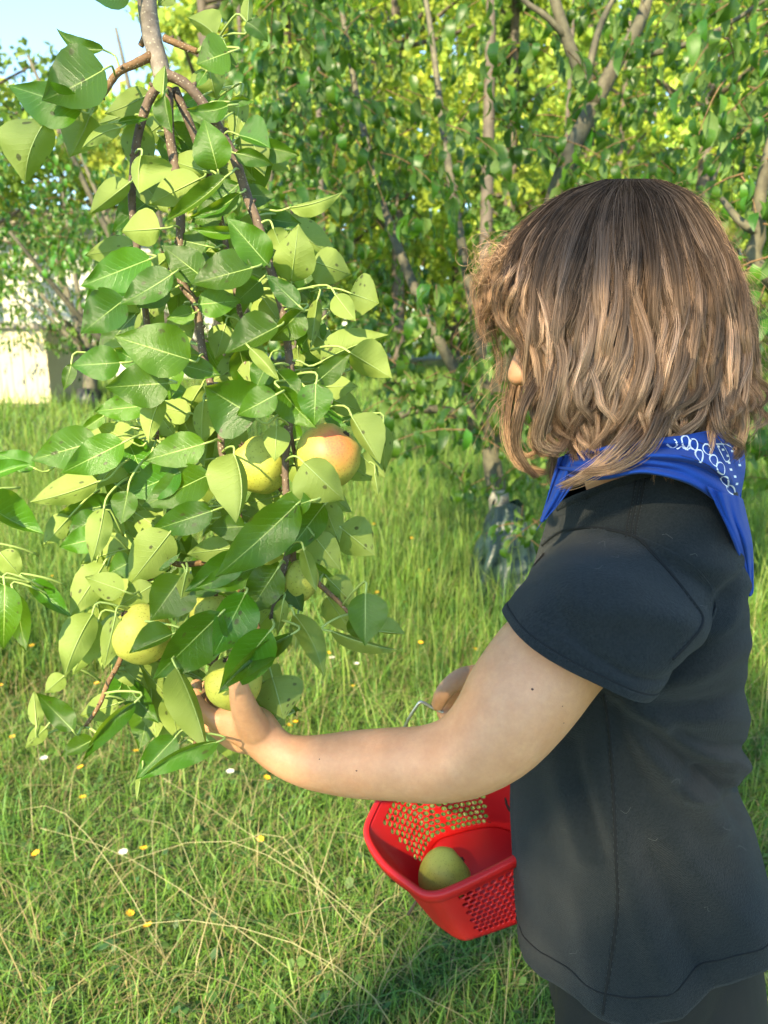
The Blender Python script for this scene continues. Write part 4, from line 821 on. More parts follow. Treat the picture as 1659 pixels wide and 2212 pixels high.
for s in (-1, 1):
    x0 = P(1405, 2000, .84)[0] + (.02 if s > 0 else -.02); y0 = YB + .058 * s
    hip = np.array([x0, y0, .60]); knee = np.array([x0 - .012, y0, .34]); ank = np.array([x0 + .008, y0 + .01 * s, .065])
    body.tube(catmull([hip, knee, ank], 16), np.interp(np.linspace(0, 1, 16), [0, .5, .62, 1], [.070, .052, .050, .033]), 16, round_caps=True); FEET.append(ank)
    body.tube([ank + [.02, 0, -.022], ank + [-.05, 0, -.028], ank + [-.12, 0, -.036]], [.034, .034, .026], 14, round_caps=True)
tmp = body.build('body_source', M['skin'])
def remesh(o, vox, smooth, name, mats, parent, factor=.5):
    m = o.modifiers.new('r', 'REMESH'); m.mode = 'VOXEL'; m.voxel_size = vox; m.use_smooth_shade = True
    s = o.modifiers.new('s', 'SMOOTH'); s.factor = factor; s.iterations = smooth
    me = bpy.data.meshes.new_from_object(o.evaluated_get(bpy.context.evaluated_depsgraph_get())); me.name = name
    bpy.data.objects.remove(o); me.materials.clear()
    return mesh_obj(name, me, parent, mats)
bpy.context.view_layer.update()
body_o = remesh(tmp, .0026, 7, 'body', [M['skin']], person)
M['mole'] = mat_simple('mole', (.11, .04, .022), .6, .2, 200); M['nail'] = mat_simple('finger_nail', (.62, .36, .28), .3, .06, 200)
def bvh_of(o): me = o.data; return BVHTree.FromPolygons([v.co.copy() for v in me.vertices], [p.vertices[:] for p in me.polygons])
def hit(bv, x, y):
    r_ = bv.ray_cast(Vector(CAM), Vector(unit(P(x, y, 1) - CAM))); return (np.array(r_[0]), np.array(r_[1])) if r_[0] is not None else (None, None)
bvB = bvh_of(body_o)
for x, y, _, r_ in MOLES:
    q, nn = hit(bvB, x, y)
    if q is None: continue
    nn = unit(nn); a = unit(np.cross(nn, [.2, .9, .3])); mb = MB(); mb.ellipsoid(q, [a * r_, np.cross(nn, a) * r_ * .8, nn * r_ * .3], 0, 10, 6); mb.build('mole', M['mole'], body_o)
q, nn = hit(bvB, 502, 1430)
if q is not None:
    nn = unit(nn); a = unit(UPV - nn * (UPV @ nn)); mb = MB(); mb.ellipsoid(q + nn * .0002, [a * .0062, np.cross(nn, a) * .0046, nn * .0012], 0, 14, 8); mb.build('nail', M['nail'], body_o)
# lashes of the lowered near eye
M['lash'] = mat_simple('eyelash', (.02, .012, .008), .6); mb = MB()
for k in range(12):
    p0 = hp(.083 - .0012 * k, -.019, .030 + .0012 * k); mb.tube([p0, p0 + hf * .005 - hu * .003 + hs_ * .002, p0 + hf * .008 - hu * .003 + hs_ * .003], [.0004, .0003, .0001], 4)
mb.build('eyelashes', M['lash'], body_o)

# ---- t-shirt
def inward_thickness(o, th):
    """cloth thickness that grows away from the outside, whichever way the faces wind"""
    me = o.data; k = min(me.polygons, key=lambda p: (Vector(CAM) - p.center).length); out = k.normal.dot(Vector(CAM) - k.center) > 0
    m = o.modifiers.new('thickness', 'SOLIDIFY'); m.thickness = th; m.offset = -1 if out else 1; print(o.name, 'outward', out)
t = NT('charcoal_jersey'); oc = t.n('TexCoord').outputs['Object']
wv = t.n('TexWave'); wv.inputs['Scale'].default_value = 330; wv.inputs['Distortion'].default_value = 2.0; wv.inputs['Detail'].default_value = 2; wv.bands_direction = 'DIAGONAL'; t.set(wv.inputs['Vector'], oc)
f = t.ramp(t.noise(520, 3, .75, oc), [(.36, (0, 0, 0)), (.64, (1, 1, 1))])
c = t.mix(f, (.0080, .0100, .0106), (.0250, .0285, .0290)); c = t.mix(t.math('MULTIPLY', wv.outputs['Fac'], .35), c, (.021, .026, .0275)); c = t.mix(t.math('MULTIPLY', t.noise(5, 3, .6, oc), .5), c, (.012, .0155, .0175))
b = t.n('BsdfPrincipled', Roughness=.92); t.set(b.inputs['Base Color'], c); b.inputs['Sheen Weight'].default_value = .08; b.inputs['Sheen Roughness'].default_value = .5; b.inputs['Specular IOR Level'].default_value = .15
t.set(b.inputs['Normal'], t.bump(t.math('ADD', f, t.math('MULTIPLY', wv.outputs['Fac'], .6)), .5, .0014)); M['shirt'] = t.done(b.outputs[0])
M['stitch'] = mat_simple('grey_stitch', (.040, .045, .047), .9, .2, 300); M['thread'] = mat_simple('dark_thread', (.0045, .0052, .0056), .95, .2, 300)
# folds: photo lines (x0,y0,x1,y1, width px, height m; + ridge, - groove)
FOLDS = [(1325, 1540, 1420, 1770, 26, -.007), (1345, 1530, 1520, 1760, 26, .009), (1370, 1560, 1600, 1720, 24, -.010), (1420, 1560, 1600, 1660, 20, .009), (1480, 1590, 1612, 1625, 16, -.009),
         (1300, 1700, 1420, 1960, 34, .006), (1345, 1720, 1500, 2040, 34, -.006), (1420, 1760, 1600, 2000, 36, .006), (1240, 1640, 1290, 1820, 22, -.008), (1200, 1640, 1250, 1830, 26, .007), (1160, 1700, 1190, 1840, 22, -.004),
         (1410, 1200, 1560, 1290, 22, -.004), (1450, 1180, 1590, 1240, 26, .004), (1530, 1330, 1600, 1250, 16, -.006), (1540, 1370, 1610, 1290, 16, .006), (1440, 1440, 1590, 1320, 18, -.005), (1430, 1480, 1610, 1400, 24, .006), (1430, 1530, 1610, 1500, 20, -.006), (1400, 1530, 1600, 1560, 22, .005),
         (1480, 1690, 1560, 1660, 16, -.006), (1500, 1720, 1590, 1700, 14, .006), (1555, 1700, 1600, 1790, 14, -.006), (1580, 1690, 1630, 1790, 12, .006), (1360, 1900, 1460, 2180, 30, .006), (1410, 1900, 1540, 2150, 30, -.005), (1250, 2000, 1290, 2180, 34, .004), (1180, 1880, 1220, 2060, 30, -.003),
         (1195, 1090, 1300, 1045, 10, .003), (1190, 1120, 1300, 1062, 9, -.003), (1205, 1180, 1330, 1120, 12, -.003)]
def fold_at(x, y):
    h = 0.0
    for x0, y0, x1, y1, wd, ht in FOLDS:
        dx, dy = x1 - x0, y1 - y0; L2 = dx * dx + dy * dy; u = ((x - x0) * dx + (y - y0) * dy) / L2
        uc = min(1.15, max(-.15, u)); px_, py_ = x0 + dx * uc, y0 + dy * uc + 10 * math.sin(uc * 4); q = ((x - px_) ** 2 + (y - py_) ** 2) / (wd * wd)
        if q < 9: h += 1.35 * ht * math.exp(-q) * (1 - .6 * abs(uc - .45))
    return h
# rows: (y, x front, x back, half depth, neck slope, squareness)
ROWS = [(1052, 1236, 1560, .075, -.022), (1066, 1216, 1580, .092, -.018), (1092, 1198, 1592, .112, -.012), (1130, 1180, 1602, .132, -.006), (1180, 1166, 1609, .146, -.002), (1250, 1146, 1616, .152, 0), (1330, 1132, 1620, .150, 0), (1420, 1122, 1619, .144, 0), (1500, 1114, 1617, .140, 0), (1570, 1109, 1616, .138, 0), (1625, 1106, 1615, .140, 0), (1648, 1105, 1606, .140, 0), (1668, 1105, 1576, .140, 0), (1700, 1106, 1586, .142, 0), (1760, 1109, 1614, .146, 0), (1840, 1114, 1640, .152, 0), (1930, 1121, 1668, .158, 0), (2030, 1129, 1694, .162, 0), (2120, 1146, 1708, .162, 0), (2200, 1165, 1705, .160, 0), (2500, 1200, 1690, .150, 0)]
ry = [r_[0] for r_ in ROWS]; NR, NC = 150, 190
HEMP = [(1128, 2030), (1140, 2072), (1168, 2112), (1210, 2148), (1260, 2178), (1310, 2197), (1360, 2207), (1412, 2208), (1470, 2198), (1530, 2172), (1590, 2134), (1640, 2096), (1680, 2056), (1710, 2030)]
def ring_pt(a, y, x0, x1):
    hd, sl = (np.interp(y, ry, [r_[i] for r_ in ROWS]) for i in (3, 4))
    cx_, ax_ = (x0 + x1) / 2, (x1 - x0) / 2; ca, sa = math.cos(a), math.sin(a); ex = 1 if y < 1120 else .9
    ca2, sa2 = math.copysign(abs(ca) ** ex, ca), math.copysign(abs(sa) ** ex, sa)
    c0 = PY(cx_, y, YB + .004); s_ = proj(c0)[2] / FPX
    p = c0 + RGT * (ax_ * s_ * ca2) + np.array([0, 1, 0]) * (hd * sa2) + np.array([0, 0, 1.0]) * (sl * -ca2)
    return p, unit(RGT * ca2 / (ax_ * s_) + np.array([0, 1, 0]) * sa2 / hd)
FY = list(range(1040, 2520, 20)); FX0, FX1 = [], []
for y in FY:                 # fit each ring so that its outline as seen matches the outline of the photograph
    t0, t1 = (np.interp(y, ry, [r_[i] for r_ in ROWS]) for i in (1, 2)); x0, x1 = t0, t1
    for _ in range(6):
        q = [proj(ring_pt(a, y, x0, x1)[0])[:2] for a in np.linspace(0, 2 * math.pi, 48)]; i0 = min(q); i1 = max(q)
        x0 += np.interp(i0[1], ry, [r_[1] for r_ in ROWS]) - i0[0]; x1 += np.interp(i1[1], ry, [r_[2] for r_ in ROWS]) - i1[0]
    FX0.append(x0); FX1.append(x1)
def shirt_xyz(a, y): return ring_pt(a, y, np.interp(y, FY, FX0), np.interp(y, FY, FX1))
HEM = {}
def hem_y(a):                # the curved shirt tail: long at the sides, short at front and back; far side mirrors the near side
    an = -abs(math.atan2(math.sin(a), math.cos(a))); key = round(an, 4)
    if key not in HEM:
        lo, hi = 1700, 2500
        for _ in range(30):
            m = (lo + hi) / 2; x, y, _d = proj(shirt_xyz(an, m)[0])
            if y < np.interp(x, [q[0] for q in HEMP], [q[1] for q in HEMP]): lo = m
            else: hi = m
        HEM[key] = lo
    return HEM[key]
SV = []
for j in range(NR):
    v = j / (NR - 1)
    for k in range(NC):
        a = 2 * math.pi * k / NC; y = 1052 + (hem_y(a) - 1052) * v
        ca, sa = math.cos(a), math.sin(a); p, nn = shirt_xyz(a, y)
        p[2] += .030 * math.exp(-((v) / .06) ** 2) * abs(sa)
        px_, py_, _ = proj(p)
        h = fold_at(px_, py_) * max(0, -sa) ** .9 if sa < 0 else .004 * math.sin(a * 9 + v * 6) * v
        h += .0022 * nz(p, 9) + .0012 * nz(p, 22) + .006 * v * v * math.sin(a * 6 + 1)
        SV.append(p + nn * h)
shirt = mesh_obj('t_shirt', bigmesh('t_shirt', SV, grid_faces(NC, NR, True)), person, [M['shirt']])
inward_thickness(shirt, .0016)
bvS = BVHTree.FromPolygons([Vector(v) for v in SV], grid_faces(NC, NR, True))
# near sleeve: grows flush out of the shirt along the armhole
SL = [((1180, 1186), (1512, 1356), .700, .055), ((1166, 1208), (1498, 1380), .680, .062), ((1150, 1234), (1480, 1404), .656, .067), ((1125, 1272), (1452, 1432), .642, .064), ((1106, 1306), (1428, 1464), .634, .061), ((1091, 1332), (1404, 1489), .630, .059)]
NSR, NSC = 70, 120; sv = []; SLQ = catmull(np.array([[*a, *b_, d, h] for a, b_, d, h in SL]), NSR)
for j in range(NSR):
    x0, y0, x1, y1, d, hd = SLQ[j]; v = j / (NSR - 1)
    for k in range(NSC):
        a = 2 * math.pi * k / NSC; c0 = P((x0 + x1) / 2, (y0 + y1) / 2, d); m = (RGT * ((x1 - x0) / 2) - UPV * ((y1 - y0) / 2)) / FPX * d
        ex = .9; ca, sa = math.copysign(abs(math.cos(a)) ** ex, math.cos(a)), math.copysign(abs(math.sin(a)) ** ex, math.sin(a))
        kk = -.85 + 1.05 * min(1, v * 1.5); side = FWD + kk * (RGT * .42 + UPV * .9); p = c0 + m * ca + side * hd * sa
        n_ = unit(m * ca / (m @ m) + unit(side) * sa / hd)
        h = .0030 * math.sin(v * 7 + a * 2.0 + 1) * (1 - v) + .0028 * nz(p, 14) + .0016 * nz(p, 30) + (.0012 if v > .875 else 0) + (.0015 * math.sin(a * 5)) * v
        h += .004 * math.exp(-((v - .45 - .10 * math.sin(a * 2)) / .07) ** 2) * max(0, -math.sin(a)) - .004 * math.exp(-((v - .62 + .12 * math.sin(a * 2 + 1)) / .06) ** 2) * max(0, -math.sin(a))
        p = p + n_ * h * min(1, v * 4)
        w_ = 1 - min(1, v / .34); w_ = w_ * w_ * (3 - 2 * w_)
        if sa < .1 and w_ > 0:
            dr = unit(p - CAM); r_ = bvS.ray_cast(Vector(CAM), Vector(dr))
            if r_[0] is not None: q = np.array(r_[0]) - dr * (.0022 if v > .02 else -.003); p = p * (1 - w_) + q * w_
        sv.append(p)
slv = mesh_obj('sleeve', bigmesh('sleeve', sv, grid_faces(NSC, NSR, True)), shirt, [M['shirt']]); inward_thickness(slv, .0018)
# far sleeve
mb = MB(); sv = []
for j in range(16):
    v = j / 15; x_, y_, d, r2 = np.array([1385, 1190, .845, .062]) * (1 - v) + np.array([1365, 1400, .90, .060]) * v
    for k in range(40):
        a = 2 * math.pi * k / 40; sv.append(P(x_, y_, d) + RGT * r2 * math.cos(a) * 1.05 + np.array([0, 1, 0]) * r2 * math.sin(a) + np.array([0, 0, .01 * math.cos(a)]))
fs = mesh_obj('sleeve', bigmesh('sleeve', sv, grid_faces(40, 16, True)), shirt, [M['shirt']]); md = fs.modifiers.new('thickness', 'SOLIDIFY'); md.thickness = .0016
# collar rib, seams and hem stitching lie on the cloth
bvS = bvh_of(shirt); bvV = bvh_of(slv)
def on_cloth(pts, n, bvs, lift):
    out = []
    for x, y in catmull([(a, b_) for a, b_ in pts], n):
        best = None
        for bv in bvs:
            q, nn = hit(bv, x, y)
            if q is not None and (best is None or np.linalg.norm(q - CAM) < np.linalg.norm(best[0] - CAM)): best = (q, nn)
        if best is not None:
            q, nn = best; nn = unit(nn); nn = nn if nn @ (CAM - q) > 0 else -nn; out.append(q + nn * lift)
    return out
def seam(name, pts, r_, lift, bvs, mat, n=40):
    q = on_cloth(pts, n, bvs, lift)
    if len(q) > 4:
        mb = MB(); mb.tube(q, r_, 6); mb.build(name, mat, shirt)
        mb = MB()
        for off in (3.4, -3.4) if name != 'shoulder_seam' else (2.2,):
            q2 = on_cloth([(x + off * 1.1, y + off * .6) for x, y in pts], n, bvs, lift + .0004)
            for i in range(0, len(q2) - 1, 2): mb.tube([q2[i], q2[i] * .45 + q2[i + 1] * .55], .00035, 4)
        o_ = mb.build('stitching', M['stitch'], shirt); o_['kind'] = 'stuff'
seam('seam', [(1305, 1500), (1316, 1580), (1322, 1660), (1327, 1760), (1331, 1860), (1334, 1960), (1322, 2060), (1308, 2150), (1302, 2190)], .0016, .0001, [bvS], M['thread'], 90)
for dx in (-10, 0, 10): seam('shoulder_seam', [(1384 + dx, 1030), (1376 + dx, 1080), (1366 + dx, 1130), (1362 + dx, 1160)], .0011, .0001, [bvS, bvV], M['thread'])
rim = [np.array(v.co) for v in shirt.data.vertices][:NC]
mb = MB(); mb.tube([q + [0, 0, .001] for q in rim[::3]] + [rim[0] + [0, 0, .001]], .0045, 8, caps=False); mb.build('collar', M['shirt'], shirt)
mb = MB(); mb.tube([np.array(shirt.data.vertices[(NR - 9) * NC + k].co) for k in range(0, NC, 2)] + [np.array(shirt.data.vertices[(NR - 9) * NC].co)], .0011, 6, caps=False); mb.build('hem_stitch', M['thread'], shirt)
mb = MB(); jr = int(NSR * .86); mb.tube([np.array(slv.data.vertices[jr * NSC + k].co) for k in range(0, NSC, 2)] + [np.array(slv.data.vertices[jr * NSC].co)], .0009, 6, caps=False); mb.build('hem_stitch', M['thread'], shirt)
# armhole seam where sleeve meets body: follow it on the photo
seam('armhole_seam', [(1172, 1178), (1213, 1148), (1274, 1140), (1330, 1147), (1372, 1160), (1394, 1178), (1458, 1250), (1500, 1305), (1517, 1332), (1512, 1358), (1480, 1396), (1452, 1424)], .0016, .0001, [bvS, bvV], M['thread'], 90)
# loose lint fibres
M['lint'] = mat_simple('lint', (.16, .16, .15), .9); mb = MB()
for x, y in [(1250, 1180), (1490, 1200), (1285, 1390 - 160), (1430, 1155), (1210, 1790), (1400, 1810), (1560, 1785), (1520, 1960), (1340, 1750), (1590, 1830), (1230, 2060), (1450, 1690), (1320, 1205), (1290, 1175), (1510, 1310)]:
    l = on_cloth([(x, y), (x + RNG.uniform(4, 9), y + RNG.uniform(-6, 6)), (x + RNG.uniform(8, 18), y + RNG.uniform(-8, 8)), (x + RNG.uniform(14, 24), y + RNG.uniform(-10, 10))], 8, [bvS, bvV], .0006)
    if len(l) > 3: mb.tube(l, .00009, 4)
mb.build('lint', M['lint'], shirt)['kind'] = 'stuff'

# ---- trousers and shoes
M['black'] = mat_simple('black_leggings', (.006, .0065, .007), .85, .3, 300, .2, 900); M['shoe'] = mat_simple('grey_shoe', (.10, .10, .11), .7, .2, 90); M['sole'] = mat_simple('white_sole', (.6, .6, .58), .6, .1, 60)
tr = MB(); tr.rings([ring(1200, 1610, 1940, .122), ring(1190, 1625, 2040, .128), ring(1190, 1640, 2160, .126), ring(1240, 1620, 2250, .105)])
for s, ank in zip((-1, 1), FEET):
    x0 = ank[0] - .008; y0 = YB + .058 * s
    tr.tube(catmull([(x0, y0, .63), (x0 - .012, y0, .36), (x0 + .006, y0, .10)], 18), np.interp(np.linspace(0, 1, 18), [0, .12, .5, 1], [.084, .086, .064, .047]), 22, round_caps=True)
tmp = tr.build('trouser_source', M['black']); bpy.context.view_layer.update(); remesh(tmp, .004, 6, 'leggings', [M['black']], person)
for ank in FEET:
    mb = MB(); mb.tube([ank + [.035, 0, -.022], ank + [-.02, 0, -.018], ank + [-.07, 0, -.028], ank + [-.135, 0, -.034]], [.040, .041, .039, .030], 16, round_caps=True)
    so_ = mb.build('shoe', M['shoe'], person); mb = MB(); mb.box(ank + [-.048, 0, -.059], (.118, 0, 0), (0, .038, 0), (0, 0, .009)); mb.build('sole', M['sole'], so_)
# ---- bandana
t = NT('blue_cotton'); oc = t.n('TexCoord').outputs['Object']; f = t.noise(900, 2, .7, oc)
c = t.mix(f, (.005, .036, .22), (.012, .070, .35)); c = t.mix(t.math('MULTIPLY', t.noise(16, 3, .6, oc), .35), c, (.005, .030, .20))
b = t.n('BsdfPrincipled', Roughness=.85); t.set(b.inputs['Base Color'], c); b.inputs['Sheen Weight'].default_value = .05; b.inputs['Specular IOR Level'].default_value = .15; t.set(b.inputs['Normal'], t.bump(t.math('ADD', f, t.noise(60, 3, .6, oc)), .25, .0015)); M['blue'] = t.done(b.outputs[0])
M['bprint'] = mat_simple('white_print', (.72, .76, .82), .85, .1, 300); M['bline'] = mat_simple('navy_print', (.010, .018, .09), .85, .1, 300)
ban = None
def cloth(name, rows, nu, nv, parent, foldf=None, mat='blue', thick=.0012):
    """rows of photo points with depth, top row first -> smooth folded cloth"""
    R1 = [catmull(r_, nu) for r_ in rows]; V = []
    cols = [catmull([R1[j][i] for j in range(len(R1))], nv) for i in range(nu)]
    for j in range(nv):
        for i in range(nu):
            x, y, d = cols[i][j]; u, v = i / (nu - 1), j / (nv - 1); d += foldf(u, v) if foldf else 0; V.append(P(x, y, d))
    o = mesh_obj(name, bigmesh(name, V, grid_faces(nu, nv)), parent, [M[mat]]); m = o.modifiers.new('thickness', 'SOLIDIFY'); m.thickness = thick; m.offset = 0; return o
ff = lambda u, v: -.0065 * math.sin(v * 14 + u * 3) * (.4 + u) - .0045 * math.sin(v * 23 - u * 5 + 1) + .0015 * nz((u * 9, v * 9, 0), 1)
ban = cloth('bandana', [[(1218, 986, .700), (1260, 972, .672), (1320, 962, .650), (1400, 950, .640), (1480, 940, .645), (1545, 930, .668), (1580, 940, .70), (1604, 962, .75)],
    [(1208, 1002, .690), (1255, 1000, .658), (1320, 990, .637), (1400, 978, .626), (1490, 980, .630), (1555, 1000, .652), (1588, 1020, .69), (1609, 1010, .74)],
    [(1204, 1012, .686), (1250, 1020, .652), (1315, 1010, .630), (1400, 1000, .619), (1490, 1012, .622), (1556, 1045, .645), (1584, 1075, .68), (1598, 1080, .73)],
    [(1206, 1020, .688), (1250, 1036, .655), (1315, 1034, .634), (1390, 1022, .622), (1480, 1042, .627), (1540, 1078, .648), (1574, 1118, .68), (1596, 1130, .72)]], 90, 40, person, ff)
cloth('back_tail', [[(1525, 1050, .628), (1565, 1066, .640), (1594, 1072, .675), (1604, 1080, .74)], [(1552, 1100, .632), (1578, 1112, .644), (1604, 1122, .680), (1611, 1110, .74)], [(1580, 1160, .644), (1600, 1170, .655), (1620, 1170, .685), (1622, 1160, .74)], [(1600, 1216, .672), (1612, 1220, .680), (1624, 1212, .705), (1626, 1200, .735)], [(1616, 1286, .690), (1620, 1288, .694), (1625, 1282, .704), (1627, 1272, .72)]], 30, 60, ban, lambda u, v: .004 * math.sin(u * 17 + v * 5) - .002 * math.sin(u * 31))
cloth('front_tail', [[(1206, 990, .690), (1222, 984, .684), (1240, 990, .678), (1258, 1006, .676)], [(1192, 1040, .682), (1208, 1036, .672), (1228, 1036, .666), (1246, 1036, .672)], [(1180, 1086, .684), (1192, 1082, .672), (1210, 1080, .668), (1224, 1066, .672)], [(1167, 1126, .680), (1171, 1128, .676), (1176, 1124, .674), (1184, 1114, .676)]], 26, 40, ban, lambda u, v: -.004 * math.sin(u * 13 + v * 4) + .002 * math.sin(u * 29 + v * 9))
cloth('far_side', [[(1218, 986, .702), (1250, 960, .76), (1330, 950, .82), (1440, 940, .83), (1550, 940, .81), (1600, 960, .755)], [(1210, 1018, .69), (1250, 1010, .77), (1330, 1000, .85), (1440, 1000, .86), (1560, 1030, .83), (1600, 1080, .735)]], 40, 12, ban, lambda u, v: .003 * math.sin(v * 12 + u * 7))
bvN = bvh_of(ban)
def print_line(pts, r_, mat, n=14, closed=False):
    q = []
    for x, y in (catmull(pts, n)):
        h, nn = hit(bvN, x, y)
        if h is not None: nn = unit(nn); nn = nn if nn @ (CAM - h) > 0 else -nn; q.append((h + nn * .0008, nn))
    if len(q) < 3: return
    V, F = [], []
    for i, (p, nn) in enumerate(q):
        tg = unit(q[min(i + 1, len(q) - 1)][0] - q[max(i - 1, 0)][0]); sd_ = unit(np.cross(tg, nn)) * r_; V += [p - sd_, p + sd_]
    F = [(2 * i, 2 * i + 1, 2 * i + 3, 2 * i + 2) for i in range(len(q) - 1)]; pr[mat].add(V, F)
def drop(x, y, ang, L, wd, r_, mat='w'):
    ca, sa = math.cos(ang), math.sin(ang); pts = []
    for k in range(13):
        a = 2 * math.pi * k / 12; u = -math.cos(a) * L / 2; v = math.sin(a) * wd * (.35 + .65 * (1 - (u / L + .5)) ** .5 * 1.3)
        pts.append((x + u * ca - v * sa, y + u * sa + v * ca))
    print_line(pts, r_, mat, 26)
def dot(x, y, r_px, mat='w'): print_line([(x - r_px, y), (x, y), (x + r_px, y)], r_px / FPX * .66, mat, 4)
pr = {'w': MB(), 'n': MB()}
for x, y, a in [(1510, 985, 1.3), (1526, 972, 1.2), (1541, 996, 1.2), (1498, 962, 1.3), (1556, 1012, 1.1), (1480, 955, 1.4), (1566, 1040, 1.1), (1578, 1058, 1.0)]: drop(x, y, a, 26, 8, .0007)
for x, y in [(1570, 985), (1573, 1000), (1577, 1015), (1580, 975), (1586, 1030), (1590, 1045), (1592, 990), (1596, 1005), (1550, 965), (1560, 972)]: dot(x, y, 2.6)
print_line([(1545, 960), (1570, 962), (1590, 980), (1596, 1000)], .0007, 'w'); print_line([(1552, 950), (1568, 975), (1574, 992), (1566, 998), (1556, 980), (1550, 968)], .0006, 'w'); print_line([(1440, 958), (1452, 966), (1462, 960), (1456, 950)], .0008, 'w'); print_line([(1462, 972), (1472, 962), (1482, 974), (1490, 966)], .0008, 'w'); print_line([(1380, 968), (1390, 976), (1400, 970)], .0007, 'w'); print_line([(1300, 1002), (1308, 998), (1316, 1004)], .0006, 'w'); print_line([(1330, 1000), (1336, 996)], .0006, 'w')
print_line([(1470, 985), (1520, 1000), (1556, 1028), (1580, 1068)], .0005, 'n', 24); print_line([(1490, 950), (1535, 968), (1560, 1000), (1580, 1040)], .0005, 'n', 24); print_line([(1572, 960), (1582, 985), (1588, 1015)], .0005, 'n'); print_line([(1520, 956), (1548, 975), (1562, 992)], .0004, 'n')
pr['w'].build('white_print', M['bprint'], ban)['kind'] = 'stuff'; pr['n'].build('navy_print', M['bline'], ban)['kind'] = 'stuff'
mb = MB()
for k in range(34):
    u = RNG.uniform(.25, 1); x, y = catmull([(1530, 1072), (1560, 1100), (1590, 1150), (1608, 1210), (1620, 1284)], 40)[int(u * 39)]; h, nn = hit(bvN, x - 4, y - 8); p = h if h is not None else P(x, y, .685)
    mb.tube([p, p + (-RGT * RNG.uniform(.0, .004) - UPV * RNG.uniform(.002, .006) - FWD * .001), p + RGT * RNG.normal(-.002, .003) - UPV * RNG.uniform(.004, .010) - FWD * .001], .00016, 4)
mb.tube([P(1171, 1126, .676), P(1164, 1138, .676), P(1158, 1146, .677)], .00025, 4); mb.build('frayed_threads', M['blue'], ban)['kind'] = 'stuff'

# ---- hair: an inner cap and clumps of waved strands over it
ZC = .735
EY = [384, 388, 394, 404, 422, 448, 480, 520, 560, 620, 700, 780, 850, 910, 960, 1010]
EL = [1356, 1336, 1306, 1272, 1228, 1186, 1148, 1112, 1085, 1058, 1058, 1082, 1092, 1100, 1112, 1135]
ER = [1378, 1396, 1422, 1450, 1482, 1508, 1532, 1556, 1576, 1598, 1614, 1622, 1624, 1612, 1596, 1575]
EB = [.004, .014, .026, .038, .050, .060, .069, .077, .083, .088, .091, .092, .092, .090, .088, .085]
def env(y, phi, f=1.0):
    """phi: 0 toward the camera, -90 the face, +90 the back of the head; f shrinks toward the middle"""
    l, r_, b_ = np.interp(y, EY, EL), np.interp(y, EY, ER), np.interp(y, EY, EB)
    xm = 1358 + .02 * (y - 600); s_ = math.sin(phi); c_ = math.cos(phi)
    x = xm + (r_ - xm) * s_ * f if s_ > 0 else xm + (xm - l) * s_ * f
    return x, y, ZC - b_ * c_ * f
V = []; NP_, NY = 60, 40
for j in range(NY):
    y = 412 + (905 - 412) * j / (NY - 1)
    for i in range(NP_):
        lim = np.interp(y, [402, 560, 700, 930], [-math.pi, -2.6, -1.0, -.95]); far = np.interp(y, [402, 560, 700, 930], [math.pi, 3.4, 3.2, 3.1])
        phi = lim + (far - lim) * i / (NP_ - 1); k = np.interp(y, [412, 480, 930], [.80, .90, .86]); k *= 1 - .03 * math.sin(phi * 17 + y * .02)
        x, y2, d = env(y, phi, k); V.append(P(x, y2 + (8 if j == 0 else 0), d))
t = NT('hair_under'); b = t.n('BsdfPrincipled', Roughness=.7); t.set(b.inputs['Base Color'], t.mix(t.noise(60, 3, .6, t.n('TexCoord').outputs['Object']), (.018, .010, .006), (.05, .028, .014))); M['hcap'] = t.done(b.outputs[0])
V.append(P(1362, 408, ZC)); top = len(V) - 1
cap = pyd('hair', V, grid_faces(NP_, NY) + [(top, i + 1, i) for i in range(NP_ - 1)]); hair = mesh_obj('hair', cap, person, [M['hcap']]); md = hair.modifiers.new('thickness', 'SOLIDIFY'); md.thickness = .004; md.offset = -1

t = NT('hair_strand'); hi = t.n('HairInfo'); ia = t.n('Attribute'); ia.attribute_name = 'along'; icp = ia.outputs['Fac']; rnd = hi.outputs['Random']
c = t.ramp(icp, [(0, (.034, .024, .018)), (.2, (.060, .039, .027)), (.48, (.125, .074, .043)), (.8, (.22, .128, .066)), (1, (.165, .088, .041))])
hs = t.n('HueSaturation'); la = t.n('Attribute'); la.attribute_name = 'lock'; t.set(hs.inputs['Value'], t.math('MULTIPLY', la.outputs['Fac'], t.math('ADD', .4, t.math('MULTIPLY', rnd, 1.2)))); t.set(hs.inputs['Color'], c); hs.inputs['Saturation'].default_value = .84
df = t.n('BsdfDiffuse'); t.set(df.inputs[0], hs.outputs[0]); hb = t.n('BsdfHair', component='Reflection'); t.set(hb.inputs['Color'], t.mix(1.0, hs.outputs[0], (3.4, 3.1, 2.8), 'MULTIPLY')); hb.inputs['RoughnessU'].default_value = .22; hb.inputs['RoughnessV'].default_value = .6
mx = t.n('MixShader'); mx.inputs[0].default_value = .42; t.t.links.new(df.outputs[0], mx.inputs[1]); t.t.links.new(hb.outputs[0], mx.inputs[2]); M['hair'] = t.done(mx.outputs[0])
NPT = 26; HP, HRAD, HLOCK, HAL = [], [], [], []; AL = [0.0]; LOCK = [1.0]
hr = random.Random(5)
def strand(pts, r_): HP.append(pts); HRAD.append(r_); HLOCK.append(LOCK[0]); HAL.append(AL[0])
